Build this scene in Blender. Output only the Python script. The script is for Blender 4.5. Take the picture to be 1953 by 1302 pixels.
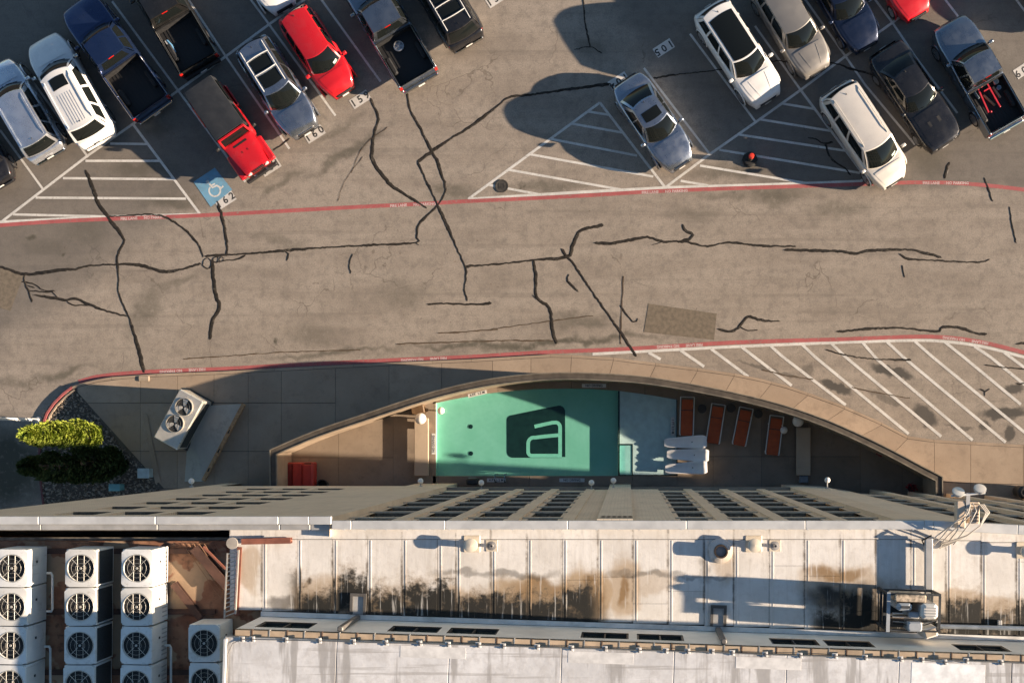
import bpy, bmesh, math, random
import numpy as np
from mathutils import Vector, Matrix
random.seed(7)
R = math.radians
scene = bpy.context.scene
for o in list(bpy.data.objects):
    bpy.data.objects.remove(o)
COL = scene.collection

# ------------------------------------------------------------ camera: a drone looking straight down, picture cropped off-axis
CAM_H = 54.0                    # metres above the car park
FPX = 2252.0                    # focal length in pixels of the 1953 px wide photograph
NX, NY = 1197.0, 834.0          # where the plumb line under the drone meets the picture
cam_data = bpy.data.cameras.new('camera')
cam_data.sensor_width = 36.0
cam_data.lens = FPX / 1953.0 * 36.0
cam_data.shift_x = (976.5 - NX) / 1953.0
cam_data.shift_y = (NY - 651.0) / 1953.0
cam_data.clip_end = 2000.0
cam = bpy.data.objects.new('camera', cam_data)
cam.location = (0, 0, CAM_H)
COL.objects.link(cam)
scene.camera = cam

# ------------------------------------------------------------ sky and sun (low, from the right)
SUN_TAN, SUN_SLOPE = 0.235, 0.06
sun_to = Vector((1.0, -SUN_SLOPE, SUN_TAN)).normalized()
world = bpy.data.worlds.new('World')
scene.world = world
world.use_nodes = True
wn = world.node_tree
bg = wn.nodes['Background']
sky = wn.nodes.new('ShaderNodeTexSky')
sky.sky_type = 'NISHITA'
sky.sun_disc = False
sky.sun_elevation = math.asin(sun_to.z)
sky.sun_rotation = math.atan2(sun_to.x, sun_to.y)
sky.air_density = 1.0
sky.dust_density = 0.15
sky.ozone_density = 2.0
wn.links.new(sky.outputs[0], bg.inputs[0])
bg.inputs[1].default_value = 0.05
sun_data = bpy.data.lights.new('sun', 'SUN')
sun_data.energy = 5.0
sun_data.angle = R(0.5)
sun_data.color = (1.0, 0.80, 0.60)
sun = bpy.data.objects.new('sun', sun_data)
sun.rotation_euler = (-sun_to).to_track_quat('-Z', 'Y').to_euler()
sun.location = (60, -3, 40)
COL.objects.link(sun)
scene.view_settings.view_transform = 'Standard'
scene.view_settings.look = 'None'
scene.view_settings.exposure = 1.6
scene.view_settings.gamma = 1.0
scene.view_settings.use_curve_mapping = False
scene.cycles.use_denoising = True
scene.cycles.max_bounces = 4
scene.cycles.diffuse_bounces = 2
scene.cycles.use_adaptive_sampling = True
scene.cycles.adaptive_threshold = .02
scene.cycles.transparent_max_bounces = 8

# ------------------------------------------------------------ photogrammetry: picture pixel + height -> place on the site
def G(px, py, z=0.0):
    k = (CAM_H - z) / FPX
    return Vector(((px - NX) * k, (NY - py) * k))
def G3(px, py, z=0.0):
    v = G(px, py, z)
    return Vector((v.x, v.y, z))
def PM(z=0.0):
    return (CAM_H - z) / FPX      # metres per pixel at height z

# ------------------------------------------------------------ node helper and materials
class NT:
    def __init__(s, name):
        s.m = bpy.data.materials.new(name)
        s.m.use_nodes = True
        s.t = s.m.node_tree
        s.b = s.t.nodes['Principled BSDF']
        s.p = None
    def n(s, typ, **kw):
        nd = s.t.nodes.new(typ)
        for k, v in kw.items():
            setattr(nd, k, v)
        return nd
    def set(s, sock, v):
        if hasattr(v, 'is_output'):
            s.t.links.new(v, sock)
        elif v is not None:
            if isinstance(v, (tuple, list)) and len(v) == 3 and sock.type == 'RGBA':
                v = (*v, 1)
            sock.default_value = v
    def pos(s):
        if s.p is None:
            s.p = s.n('ShaderNodeNewGeometry').outputs['Position']
        return s.p
    def obj(s):
        return s.n('ShaderNodeTexCoord').outputs['Object']
    def math(s, op, a, b=None, clamp=False):
        nd = s.n('ShaderNodeMath', operation=op, use_clamp=clamp)
        s.set(nd.inputs[0], a)
        s.set(nd.inputs[1], b)
        return nd.outputs[0]
    def mix(s, f, a, b, mode='MIX'):
        nd = s.n('ShaderNodeMix', data_type='RGBA', blend_type=mode)
        s.set(nd.inputs[0], f); s.set(nd.inputs[6], a); s.set(nd.inputs[7], b)
        return nd.outputs[2]
    def noise(s, scale, detail=4, vec=None, rough=.6, dist=0.0, stretch=None):
        vec = vec if vec is not None else s.pos()
        if stretch:
            mp = s.n('ShaderNodeMapping'); s.set(mp.inputs[0], vec); mp.inputs['Scale'].default_value = stretch
            vec = mp.outputs[0]
        nd = s.n('ShaderNodeTexNoise')
        s.set(nd.inputs['Vector'], vec)
        nd.inputs['Scale'].default_value = scale; nd.inputs['Detail'].default_value = detail
        nd.inputs['Roughness'].default_value = rough; nd.inputs['Distortion'].default_value = dist
        return nd.outputs[0]
    def ramp(s, v, lo, hi, a=0., b=1., smooth=True):
        nd = s.n('ShaderNodeMapRange', interpolation_type='SMOOTHSTEP' if smooth else 'LINEAR')
        s.set(nd.inputs[0], v)
        nd.inputs[1].default_value = lo; nd.inputs[2].default_value = hi
        nd.inputs[3].default_value = a; nd.inputs[4].default_value = b
        return nd.outputs[0]
    def warp(s, amt, scale):
        nd = s.n('ShaderNodeTexNoise'); s.set(nd.inputs['Vector'], s.pos())
        nd.inputs['Scale'].default_value = scale; nd.inputs['Detail'].default_value = 3
        v = s.n('ShaderNodeVectorMath', operation='SUBTRACT'); s.set(v.inputs[0], nd.outputs[1]); v.inputs[1].default_value = (.5, .5, .5)
        w = s.n('ShaderNodeVectorMath', operation='SCALE'); s.set(w.inputs[0], v.outputs[0]); w.inputs['Scale'].default_value = amt
        a = s.n('ShaderNodeVectorMath', operation='ADD'); s.set(a.inputs[0], w.outputs[0]); s.set(a.inputs[1], s.pos())
        return a.outputs[0]
    def blob(s, vec, c, rx, ry, ang=0., soft=.5):
        mp = s.n('ShaderNodeMapping', vector_type='TEXTURE')
        s.set(mp.inputs[0], vec)
        mp.inputs[1].default_value = (c[0], c[1], 0); mp.inputs[2].default_value = (0, 0, ang); mp.inputs[3].default_value = (rx, ry, 1000)
        ln = s.n('ShaderNodeVectorMath', operation='LENGTH'); s.set(ln.inputs[0], mp.outputs[0])
        return s.ramp(ln.outputs['Value'], 1.0 + soft * .5, 1.0 - soft, 0, 1)
    def bump(s, h, strength=.3, dist=.02):
        nd = s.n('ShaderNodeBump'); nd.inputs['Strength'].default_value = strength; nd.inputs['Distance'].default_value = dist
        s.set(nd.inputs['Height'], h); s.t.links.new(nd.outputs[0], s.b.inputs['Normal'])
    def out(s, col=None, rough=None, metal=None, **kw):
        s.set(s.b.inputs['Base Color'], col); s.set(s.b.inputs['Roughness'], rough); s.set(s.b.inputs['Metallic'], metal)
        for k, v in kw.items():
            s.set(s.b.inputs[k.replace('_', ' ')], v)
        return s.m
def mul(c, k):
    return tuple(min(1, x * k) for x in c)
_pb = {}
def pbr(name, col, rough=.6, metal=0., var=.15, scale=3., bump=0., bscale=60., coat=0., dirt=0., spec=.5, local=False):
    if name in _pb:
        return _pb[name]
    m = NT(name)
    vec = m.obj() if local else m.pos()
    a = m.noise(scale, 3, vec)
    c = m.mix(m.ramp(a, .3, .7), mul(col, 1 - var), mul(col, 1 + var))
    if dirt:
        d = m.ramp(m.noise(scale * .37, 4, vec, .7), .5, .72)
        c = m.mix(m.math('MULTIPLY', d, dirt), c, mul(col, .35))
    if bump:
        m.bump(m.noise(bscale, 1, vec), bump, .01)
    r = m.ramp(a, .3, .7, max(0, rough - .06), min(1, rough + .06))
    kw = {}
    if coat:
        kw = dict(Coat_Weight=coat, Coat_Roughness=.04)
    m.out(c, r, metal, Specular_IOR_Level=spec, **kw)
    _pb[name] = m.m
    return m.m

# ------------------------------------------------------------ mesh helper
class MB:
    def __init__(s):
        s.v = []; s.f = []
    def add(s, vs, fs):
        k = len(s.v)
        s.v += [tuple(v) for v in vs]
        s.f += [tuple(i + k for i in f) for f in fs]
        return s
    def box(s, x0, x1, y0, y1, z0, z1, M=None):
        vs = [Vector((x, y, z)) for z in (z0, z1) for x, y in ((x0, y0), (x1, y0), (x1, y1), (x0, y1))]
        if M is not None:
            vs = [M @ v for v in vs]
        return s.add(vs, [(0, 3, 2, 1), (4, 5, 6, 7), (0, 1, 5, 4), (1, 2, 6, 5), (2, 3, 7, 6), (3, 0, 4, 7)])
    def cbox(s, x0, x1, y0, y1, z0, z1, b=.02, M=None):
        # box with bevelled vertical and top edges
        def ring(i, z):
            return [(x0 + i + b, y0 + i, z), (x1 - i - b, y0 + i, z), (x1 - i, y0 + i + b, z), (x1 - i, y1 - i - b, z),
                    (x1 - i - b, y1 - i, z), (x0 + i + b, y1 - i, z), (x0 + i, y1 - i - b, z), (x0 + i, y0 + i + b, z)]
        vs = [Vector(p) for p in ring(0, z0) + ring(0, z1 - b) + ring(b, z1)]
        if M is not None:
            vs = [M @ v for v in vs]
        fs = [tuple(range(7, -1, -1)), tuple(range(16, 24))]
        for k in (0, 8):
            for i in range(8):
                j = (i + 1) % 8
                fs.append((k + i, k + j, k + 8 + j, k + 8 + i))
        return s.add(vs, fs)
    def prism(s, pts, z0, z1):
        n = len(pts)
        ar = sum(pts[i][0] * pts[(i + 1) % n][1] - pts[(i + 1) % n][0] * pts[i][1] for i in range(n))
        if ar < 0:
            pts = list(pts)[::-1]
        vs = [(p[0], p[1], z0) for p in pts] + [(p[0], p[1], z1) for p in pts]
        return s.add(vs, [tuple(range(n))[::-1], tuple(range(n, 2 * n))] + [(i, (i + 1) % n, n + (i + 1) % n, n + i) for i in range(n)])
    def sheet(s, pts, z):
        n = len(pts)
        ar = sum(pts[i][0] * pts[(i + 1) % n][1] - pts[(i + 1) % n][0] * pts[i][1] for i in range(n))
        if ar < 0:
            pts = list(pts)[::-1]
        return s.add([(p[0], p[1], z) for p in pts], [tuple(range(n))])
    def ribbon(s, pts, w, z, h=0.0, taper=False):
        # flat strip (or low bead when h>0) along a polyline
        n = len(pts); L = []; Rr = []
        for i, p in enumerate(pts):
            a = Vector(pts[max(0, i - 1)][:2]); b = Vector(pts[min(n - 1, i + 1)][:2])
            d = (b - a).normalized(); nr = Vector((-d.y, d.x))
            ww = (w[i] if isinstance(w, (list, tuple)) else w) * .5
            if taper and i in (0, n - 1):
                ww *= .35
            L.append(Vector(p[:2]) + nr * ww); Rr.append(Vector(p[:2]) - nr * ww)
        vs = []; fs = []
        if h:
            for i in range(n):
                c = (L[i] + Rr[i]) * .5
                vs += [(*L[i], .0), (*(L[i] * .55 + c * .45), z + h), (*(Rr[i] * .55 + c * .45), z + h), (*Rr[i], .0)]
            for i in range(n - 1):
                for k in range(3):
                    fs.append((4 * i + k, 4 * i + k + 1, 4 * i + k + 5, 4 * i + k + 4)[::-1])
        else:
            for i in range(n):
                vs += [(*L[i], z), (*Rr[i], z)]
            for i in range(n - 1):
                fs.append((2 * i, 2 * i + 1, 2 * i + 3, 2 * i + 2))
        return s.add(vs, fs)
    def tube(s, pts, r, n=8, cap=True):
        pts = [Vector(p) for p in pts]; rings = []
        up = Vector((0, 0, 1))
        for i, p in enumerate(pts):
            d = (pts[min(len(pts) - 1, i + 1)] - pts[max(0, i - 1)]).normalized()
            a = d.cross(up)
            if a.length < .05:
                a = d.cross(Vector((1, 0, 0)))
            a.normalize(); b = d.cross(a)
            rr = r[i] if isinstance(r, (list, tuple)) else r
            rings.append([p + (a * math.cos(2 * math.pi * k / n) + b * math.sin(2 * math.pi * k / n)) * rr for k in range(n)])
        vs = [v for rg in rings for v in rg]; fs = []
        for i in range(len(pts) - 1):
            for k in range(n):
                j = (k + 1) % n
                fs.append((i * n + k, i * n + j, (i + 1) * n + j, (i + 1) * n + k))
        if cap:
            fs += [tuple(range(n))[::-1], tuple(range((len(pts) - 1) * n, len(pts) * n))]
        return s.add(vs, fs)
    def lathe(s, prof, c=(0, 0, 0), n=20, M=None):
        vs = []; fs = []
        for r, z in prof:
            for k in range(n):
                a = 2 * math.pi * k / n
                v = Vector((r * math.cos(a), r * math.sin(a), z))
                if M is not None:
                    v = M @ v
                vs.append(v + Vector(c))
        for i in range(len(prof) - 1):
            for k in range(n):
                j = (k + 1) % n
                fs.append((i * n + k, i * n + j, (i + 1) * n + j, (i + 1) * n + k))
        if prof[0][0] > 1e-4:
            fs.append(tuple(range(n))[::-1])
        if prof[-1][0] > 1e-4:
            fs.append(tuple(range((len(prof) - 1) * n, len(prof) * n)))
        return s.add(vs, fs)
    def sphere(s, c, r, n=16, m=10, sz=1.0):
        return s.lathe([(max(1e-5, r * math.sin(math.pi * i / m)), -r * sz * math.cos(math.pi * i / m)) for i in range(m + 1)], c, n)
    def bar(s, a, b, w, h):
        a = Vector(a); b = Vector(b); d = b - a; L = d.length
        q = d.to_track_quat('X', 'Z').to_matrix().to_4x4(); q.translation = a
        return s.box(0, L, -w / 2, w / 2, -h / 2, h / 2, q)
    def grid(s, P, nu, nv, flip=False):
        vs = [P(i / nu, j / nv) for i in range(nu + 1) for j in range(nv + 1)]; fs = []
        for i in range(nu):
            for j in range(nv):
                f = (i * (nv + 1) + j, (i + 1) * (nv + 1) + j, (i + 1) * (nv + 1) + j + 1, i * (nv + 1) + j + 1)
                fs.append(f[::-1] if flip else f)
        return s.add(vs, fs)
    def mesh(s, name, mat, smooth=False):
        me = bpy.data.meshes.new(name)
        me.from_pydata(s.v, [], s.f)
        if isinstance(mat, bpy.types.Material):
            me.materials.append(mat)
        if smooth:
            me.polygons.foreach_set('use_smooth', [True] * len(me.polygons))
            if smooth != 'all':
                me.set_sharp_from_angle(angle=R(smooth if smooth > 1 else 38))
        me.update()
        return me
    def build(s, name, mat, parent=None, smooth=False):
        o = bpy.data.objects.new(name, s.mesh(name, mat, smooth))
        COL.objects.link(o)
        if parent is not None:
            o.parent = parent
        return o
def place(name, me, parent=None, loc=(0, 0, 0), rz=0.0, scale=None):
    o = bpy.data.objects.new(name, me)
    COL.objects.link(o)
    o.location = loc; o.rotation_euler = (0, 0, rz)
    if scale:
        o.scale = scale
    if parent is not None:
        o.parent = parent
    return o
def tag(o, label=None, cat=None, group=None, kind=None):
    if label: o['label'] = label
    if cat: o['category'] = cat
    if group: o['group'] = group
    if kind: o['kind'] = kind
    return o
def thing(name, label, cat, loc=(0, 0, 0), rz=0.0, group=None):
    o = bpy.data.objects.new(name, None)
    COL.objects.link(o)
    o.empty_display_size = .2
    o.location = loc; o.rotation_euler = (0, 0, rz)
    return tag(o, label, cat, group)
def copy_tree(o, parent=None):
    c = o.copy(); COL.objects.link(c); c.parent = parent
    for ch in o.children:
        copy_tree(ch, c)
    return c
_tx = {}
def text_mesh(body, mat, size=1.0, bold=0.0):
    # lettering as a flat mesh, centred on its origin
    key = (body, mat.name, size)
    if key in _tx:
        return _tx[key]
    cu = bpy.data.curves.new('lettering', 'FONT')
    cu.body = body; cu.size = size; cu.align_x = 'CENTER'; cu.align_y = 'CENTER'; cu.resolution_u = 2; cu.offset = bold
    ob = bpy.data.objects.new('lettering', cu)
    COL.objects.link(ob)
    bpy.context.view_layer.update()
    me = bpy.data.meshes.new_from_object(ob.evaluated_get(bpy.context.evaluated_depsgraph_get()))
    bpy.data.objects.remove(ob)
    me.materials.clear(); me.materials.append(mat)
    _tx[key] = me
    return me

# ============================================================ MATERIALS OF THE SITE
def ground_material():
    m = NT('worn_asphalt')
    wv = m.warp(1.2, .9)
    base = m.mix(m.ramp(m.noise(.3, 4, rough=.65), .36, .64), (.294, .246, .199), (.374, .316, .257))
    # wear running along the driving lane
    lane = m.noise(1.0, 4, stretch=(.12, 1.1, 1))
    base = m.mix(m.ramp(lane, .40, .66, 0, .7), base, (.415, .355, .292))
    # fine mottling
    base = m.mix(m.ramp(m.noise(2.2, 5, rough=.78), .42, .72, 0, .6), base, (.15, .13, .11))
    base = m.mix(m.ramp(m.noise(17, 4, rough=.8), .3, .70, 0, .55), base, (.13, .115, .10))
    # tyre polish and hairline crazing
    tr1 = m.noise(1.0, 4, stretch=(.05, 2.4, 1))
    base = m.mix(m.ramp(tr1, .56, .68, 0, .35), base, (.17, .145, .12))
    vo = m.n('ShaderNodeTexVoronoi', feature='DISTANCE_TO_EDGE'); m.set(vo.inputs['Vector'], m.warp(1.6, .8)); vo.inputs['Scale'].default_value = .42
    hair = m.math('MULTIPLY', m.ramp(vo.outputs['Distance'], .011, .003), m.ramp(m.noise(.22, 2), .52, .62, 0, .45))
    base = m.mix(hair, base, (.07, .055, .04))
    # the parking bays are toned darker than the lane
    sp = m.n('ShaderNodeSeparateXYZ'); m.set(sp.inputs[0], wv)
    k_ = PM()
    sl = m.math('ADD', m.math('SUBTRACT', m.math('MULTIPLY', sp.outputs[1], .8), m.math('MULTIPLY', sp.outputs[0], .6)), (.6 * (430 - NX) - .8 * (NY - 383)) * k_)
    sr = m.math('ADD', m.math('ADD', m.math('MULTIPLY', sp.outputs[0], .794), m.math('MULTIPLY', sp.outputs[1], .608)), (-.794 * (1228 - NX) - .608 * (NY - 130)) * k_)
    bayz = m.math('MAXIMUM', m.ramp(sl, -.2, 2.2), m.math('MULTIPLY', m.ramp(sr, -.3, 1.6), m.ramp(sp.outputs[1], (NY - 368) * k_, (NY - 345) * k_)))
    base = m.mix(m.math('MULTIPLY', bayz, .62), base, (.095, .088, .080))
    # rusty specks
    base = m.mix(m.ramp(m.noise(1.7, 5, rough=.8), .64, .74, 0, .55), base, (.15, .085, .05))
    base = m.mix(m.ramp(m.noise(6.5, 2, rough=.6), .70, .76, 0, .6), base, (.10, .065, .045))
    # tyre-dark patches, spills and the darkened left-edge drive: picture position, radii in px, angle, strength
    stains = [(330, 385, 60, 18, .0, .5), (270, 325, 70, 16, 0, .55), (660, 290, 95, 10, .55, .6), (540, 350, 60, 9, .6, .5),
              (860, 370, 50, 16, 0, .55), (1050, 358, 90, 12, .05, .5), (1400, 325, 90, 18, .1, .5), (1480, 375, 60, 22, 0, .55),
              (1380, 372, 70, 10, 0, .4), (1600, 395, 60, 18, 0, .4), (1760, 300, 60, 26, -.4, .4), (1880, 110, 70, 22, -.5, .35),
              (1060, 650, 220, 8, .05, .75), (900, 655, 130, 6, .06, .7), (640, 672, 150, 6, .08, .55), (1110, 610, 70, 16, .1, .45),
              (590, 640, 60, 18, 0, .35), (770, 560, 60, 30, 0, .3), (280, 590, 26, 60, -.5, .45), (330, 540, 70, 12, .35, .4),
              (160, 440, 50, 30, 0, .3), (90, 470, 50, 16, 0, .25), (120, 715, 60, 9, .25, .6), (30, 730, 60, 12, .1, .4),
              (531, 656, 6, 6, 0, 1.0), (1330, 410, 60, 18, 0, .3), (540, 462, 60, 16, -.2, .35), (1125, 90, 30, 20, 0, .4),
              (60, 455, 8, 5, 0, .8), (10, 890, 85, 85, 0, 1.0), (-60, 880, 120, 80, 0, 1.0), (120, 484, 6, 6, 0, .8), (170, 60, 40, 20, 0, .3), (300, 250, 40, 14, .2, .5), (640, 250, 60, 10, .5, .4)]
    acc = None
    for x, y, rx, ry, a, k in stains:
        c = G(x, y)
        b = m.math('MULTIPLY', m.blob(wv, c, rx * PM(), ry * PM(), a, .75), k)
        acc = b if acc is None else m.math('MAXIMUM', acc, b)
    acc = m.math('MULTIPLY', acc, m.ramp(m.noise(3.0, 4, rough=.7), .22, .52, .25, 1.15))
    base = m.mix(acc, base, (.072, .066, .048))
    # tar repairs in the hatched bay
    wt = m.warp(.45, 3.0)
    acc = None
    for x, y, rx, ry, a, k in [(1594, 738, 34, 10, -.35, .9), (1700, 708, 46, 10, -.25, .9), (1765, 792, 30, 17, -.75, .85), (1915, 788, 48, 12, .08, .9),
                               (1933, 742, 20, 10, .1, .85), (1878, 812, 11, 11, 0, .8), (1925, 827, 11, 19, 0, .85), (1540, 705, 14, 14, 0, .5),
                               (1690, 760, 40, 7, -.4, .5), (1830, 815, 30, 5, -.1, .6), (1465, 705, 70, 4, -.3, .5)]:
        b = m.math('MULTIPLY', m.blob(wt, G(x, y), rx * PM(), ry * PM(), a, .35), k)
        acc = b if acc is None else m.math('MAXIMUM', acc, b)
    base = m.mix(acc, base, (.05, .047, .042))
    m.bump(m.noise(55, 1), .3, .012)
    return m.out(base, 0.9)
def concrete_material(name, c1, c2, stain=.4):
    m = NT(name)
    base = m.mix(m.ramp(m.noise(.8, 6), .3, .7), c1, c2)
    base = m.mix(m.ramp(m.noise(3.5, 5, rough=.75), .5, .78, 0, stain), base, mul(c1, .5))
    base = m.mix(m.ramp(m.noise(30, 4), .35, .7, 0, .25), base, mul(c1, .7))
    # each slab cures to its own tone
    info = m.n('ShaderNodeObjectInfo').outputs['Random']
    base = m.mix(m.ramp(info, 0, 1, 0, .38), base, mul(c1, .66))
    base = m.mix(m.ramp(m.noise(1.2, 5, rough=.7), .52, .70, 0, stain), base, mul(c1, .55))
    m.bump(m.noise(70, 1), .2, .006)
    return m.out(base, .88)
M_GROUND = ground_material()
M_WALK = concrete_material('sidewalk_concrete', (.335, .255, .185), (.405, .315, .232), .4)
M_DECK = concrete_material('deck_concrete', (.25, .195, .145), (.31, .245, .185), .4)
def paint_material(name, col, wear=.5, under=(.24, .205, .17)):
    m = NT(name)
    c = m.mix(m.ramp(m.noise(1.5, 5), .3, .7), mul(col, .85), mul(col, 1.08))
    w = m.math('MULTIPLY', m.ramp(m.noise(9, 4, rough=.8), .52, .70), wear)
    c = m.mix(w, c, under)
    return m.out(c, .75)
M_WPAINT = paint_material('white_line_paint', (.62, .60, .56), .65)
M_RPAINT = paint_material('red_kerb_paint', (.38, .095, .095), .9)
M_BPAINT = paint_material('blue_bay_paint', (.15, .33, .47), .6)
M_PLATE = paint_material('stencil_white', (.60, .57, .53), .35)
M_STENCIL = paint_material('stencil_black', (.03, .03, .03), .35, (.5, .48, .45))
m = NT('crack_sealant')
tc = m.mix(m.ramp(m.noise(5, 4), .35, .65), (.014, .012, .010), (.034, .028, .022))
tc = m.mix(m.ramp(m.noise(2.3, 5, rough=.8), .55, .68, 0, .6), tc, (.14, .118, .092))
m.bump(m.noise(40, 2), .3, .01)
M_TAR = m.out(tc, m.ramp(m.noise(3, 2), .4, .6, .55, .95), Specular_IOR_Level=.3)
M_THINCRACK = pbr('open_crack', (.075, .05, .03), .9)
M_PATCH = pbr('patched_asphalt', (.165, .135, .10), .95, var=.2, scale=6, bump=.5)
M_DARK = pbr('dark_gap', (.02, .02, .02), .9)

# ============================================================ GROUND
ground = MB()
hx0, hy1 = G(815, 728); hx1, hy0 = G(1310, 915)
S = 260.0
ground.add([(-S, -S, 0), (S, -S, 0), (S, S, 0), (-S, S, 0), (hx0, hy0, 0), (hx1, hy0, 0), (hx1, hy1, 0), (hx0, hy1, 0)],
           [(0, 1, 5, 4), (1, 2, 6, 5), (2, 3, 7, 6), (3, 0, 4, 7)])
lot = ground.build('parking_lot', M_GROUND)
tag(lot, 'worn tan asphalt car park and driving lane with tar sealed cracks', 'car park', kind='structure')

def PX(pts, z=0.0):
    return [G(x, y, z) for x, y in pts]
def dense(pts, step=.35):
    # subdivide a world polyline with Catmull-Rom
    out = []
    n = len(pts)
    for i in range(n - 1):
        p0 = pts[max(0, i - 1)]; p1 = pts[i]; p2 = pts[i + 1]; p3 = pts[min(n - 1, i + 2)]
        k = max(1, int((p2 - p1).length / step))
        for j in range(k):
            t = j / k
            out.append(.5 * ((2 * p1) + (p2 - p0) * t + (2 * p0 - 5 * p1 + 4 * p2 - p3) * t * t + (3 * p1 - p0 - 3 * p2 + p3) * t ** 3))
    out.append(pts[-1])
    return out

# ---- painted lines
def line(pts, w, z, name='stall_line', mat=None, smooth=False):
    p = PX(pts)
    if smooth:
        p = dense(p, .5)
    MB().ribbon(p, w, z).build(name, mat or M_WPAINT, lot)
ZL = [0.004]
def nz(d=.00006):
    ZL[0] += d
    return ZL[0]
STALL = [[(0, 248), (82, 361)], [(42, 128), (168, 300)], [(214, 3), (356, 195), (468, 347)], [(340, -30), (430, 107), (552, 284)], [(455, -32), (514, 48), (640, 221)],
         [(590, -32), (726, 156)], [(722, -30), (813, 92)], [(1228, 130), (1352, 292)], [(1316, 65), (1442, 234)], [(1440, 50), (1527, 172)],
         [(1515, -30), (1612, 107), (1650, 162), (1745, 276)], [(1645, -32), (1703, 45), (1746, 109), (1826, 216)], [(1780, -30), (1832, 38)], [(1915, -32), (1953, 20), (1990, 70)]]
for s_ in STALL:
    line(s_, .10, nz())
for s_ in [[(-10, 433), (166, 298), (256, 235), (333, 178), (432, 107), (513, 47), (600, -14)], [(253, 236), (382, 409)],
           [(1270, 357), (1350, 297), (1443, 232), (1527, 172), (1612, 108), (1700, 45), (1790, -20)], [(1527, 172), (1655, 344)],
           [(893, 380), (1144, 196)], [(1144, 196), (1269, 358)]]:
    line(s_, .115, nz(), 'bay_border_line')
for s_ in [[(-10, 424), (190, 414), (380, 409)], [(893, 380), (1100, 367), (1269, 358), (1500, 351), (1640, 346), (1662, 336)]]:
    line(s_, .13, nz(), 'bay_border_line')
HATCH = [[(210, 274), (283, 275)], [(163, 307), (305, 307)], [(120, 340), (330, 342)], [(68, 377), (355, 379)], [(25, 409), (200, 413)],
         [(1493, 198), (1553, 208)], [(1450, 228), (1585, 250)], [(1410, 257), (1614, 288)], [(1372, 286), (1640, 330)], [(1335, 316), (1535, 349)], [(1298, 345), (1351, 354)],
         [(1121, 213), (1160, 219)], [(1090, 236), (1186, 253)], [(1049, 265), (1215, 297)], [(1008, 294), (1246, 337)], [(970, 324), (1186, 362)], [(933, 353), (1029, 371)],
         [(1237, 672), (1260, 685)], [(1298, 668), (1343, 699)], [(1356, 665), (1427, 718)], [(1415, 662), (1510, 735)], [(1470, 660), (1494, 681), (1613, 772)],
         [(1530, 657), (1554, 680), (1733, 827)], [(1586, 655), (1612, 680), (1795, 832)], [(1645, 653), (1673, 685), (1855, 839)], [(1692, 652), (1722, 680), (1918, 843)],
         [(1745, 651), (1778, 680), (1960, 829)], [(1802, 652), (1837, 680), (1947, 771)], [(1858, 660), (1888, 680), (1960, 738)], [(1915, 672), (1960, 705)]]
for s_ in HATCH:
    line(s_, .105 if s_[0][1] < 500 else .13, nz(), 'hatch_line')
line([(1130, 675), (1400, 661), (1600, 653), (1740, 649), (1800, 651), (1870, 660), (1953, 681), (2060, 712)], .13, nz(), 'bay_border_line', smooth=True)
RED_UP = [(-30, 432), (130, 421), (380, 411), (640, 397), (820, 388), (890, 384), (1100, 374), (1270, 364), (1500, 356), (1650, 351), (1760, 348), (1850, 351), (1953, 362), (2050, 378)]
RED_LOW = [(150, 728), (180, 719), (215, 714), (300, 708), (430, 703), (520, 698), (640, 692), (760, 686), (900, 680), (1050, 671), (1200, 665), (1400, 653), (1600, 647), (1740, 642), (1800, 643), (1870, 652), (1953, 672), (2060, 702)]
line(RED_UP, .175, nz(), 'fire_lane_stripe', M_RPAINT, True)
line(RED_LOW, .18, nz(), 'fire_lane_stripe', M_RPAINT, True)
# fire lane lettering on the stripes: (picture x, y, slope, upside down)
M_LETTER = paint_material('lettering_white', (.52, .42, .40), .8, (.45, .12, .12))
for x, y, sl, flip in [(270, 416, .045, False), (784, 391, .05, False), (1264, 366, .045, False), (1800, 349.5, .0, False),
                       (352, 706, .06, True), (812, 684.5, .05, True), (1300, 659, .05, True), (1845, 649, -.13, True)]:
    for k, word in enumerate(['FIRE LANE', 'NO PARKING']):
        me = text_mesh(word, M_LETTER, .17, .006)
        dx = (-24 if k == 0 else 26) * (-1 if flip else 1)
        place('stripe_lettering', me, lot, (*G(x + dx, y - sl * dx), nz()), math.atan(sl) + (math.pi if flip else 0))
# bay numbers
def bay_number(txt, x, y, ang, z):
    c = G(x, y)
    o = place('bay_number_plate', PLATE_ME, lot, (c.x, c.y, z), ang)
    place('bay_number', text_mesh(txt, M_STENCIL, .46, .012), o, (0, 0, .0006))
PLATE_ME = MB().sheet([(-.46, -.24), (.46, -.24), (.46, .24), (-.46, .24)], 0).mesh('bay_number_plate', M_PLATE)
A1 = math.atan2(20, 31)
for t_, x, y in [('1 5 9', 687, 190), ('1 6 0', 600, 256), ('1 6 1', 516, 319), ('1 6 2', 430, 382), ('1 5 8', 946, -2)]:
    bay_number(t_, x, y, A1, nz())
for t_, x, y in [('1 0 5', 1266, 92), ('1 0 4', 1180, 155), ('1 0 9', 1953, 133)]:
    bay_number(t_, x, y, A1 + math.pi, nz())
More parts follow.
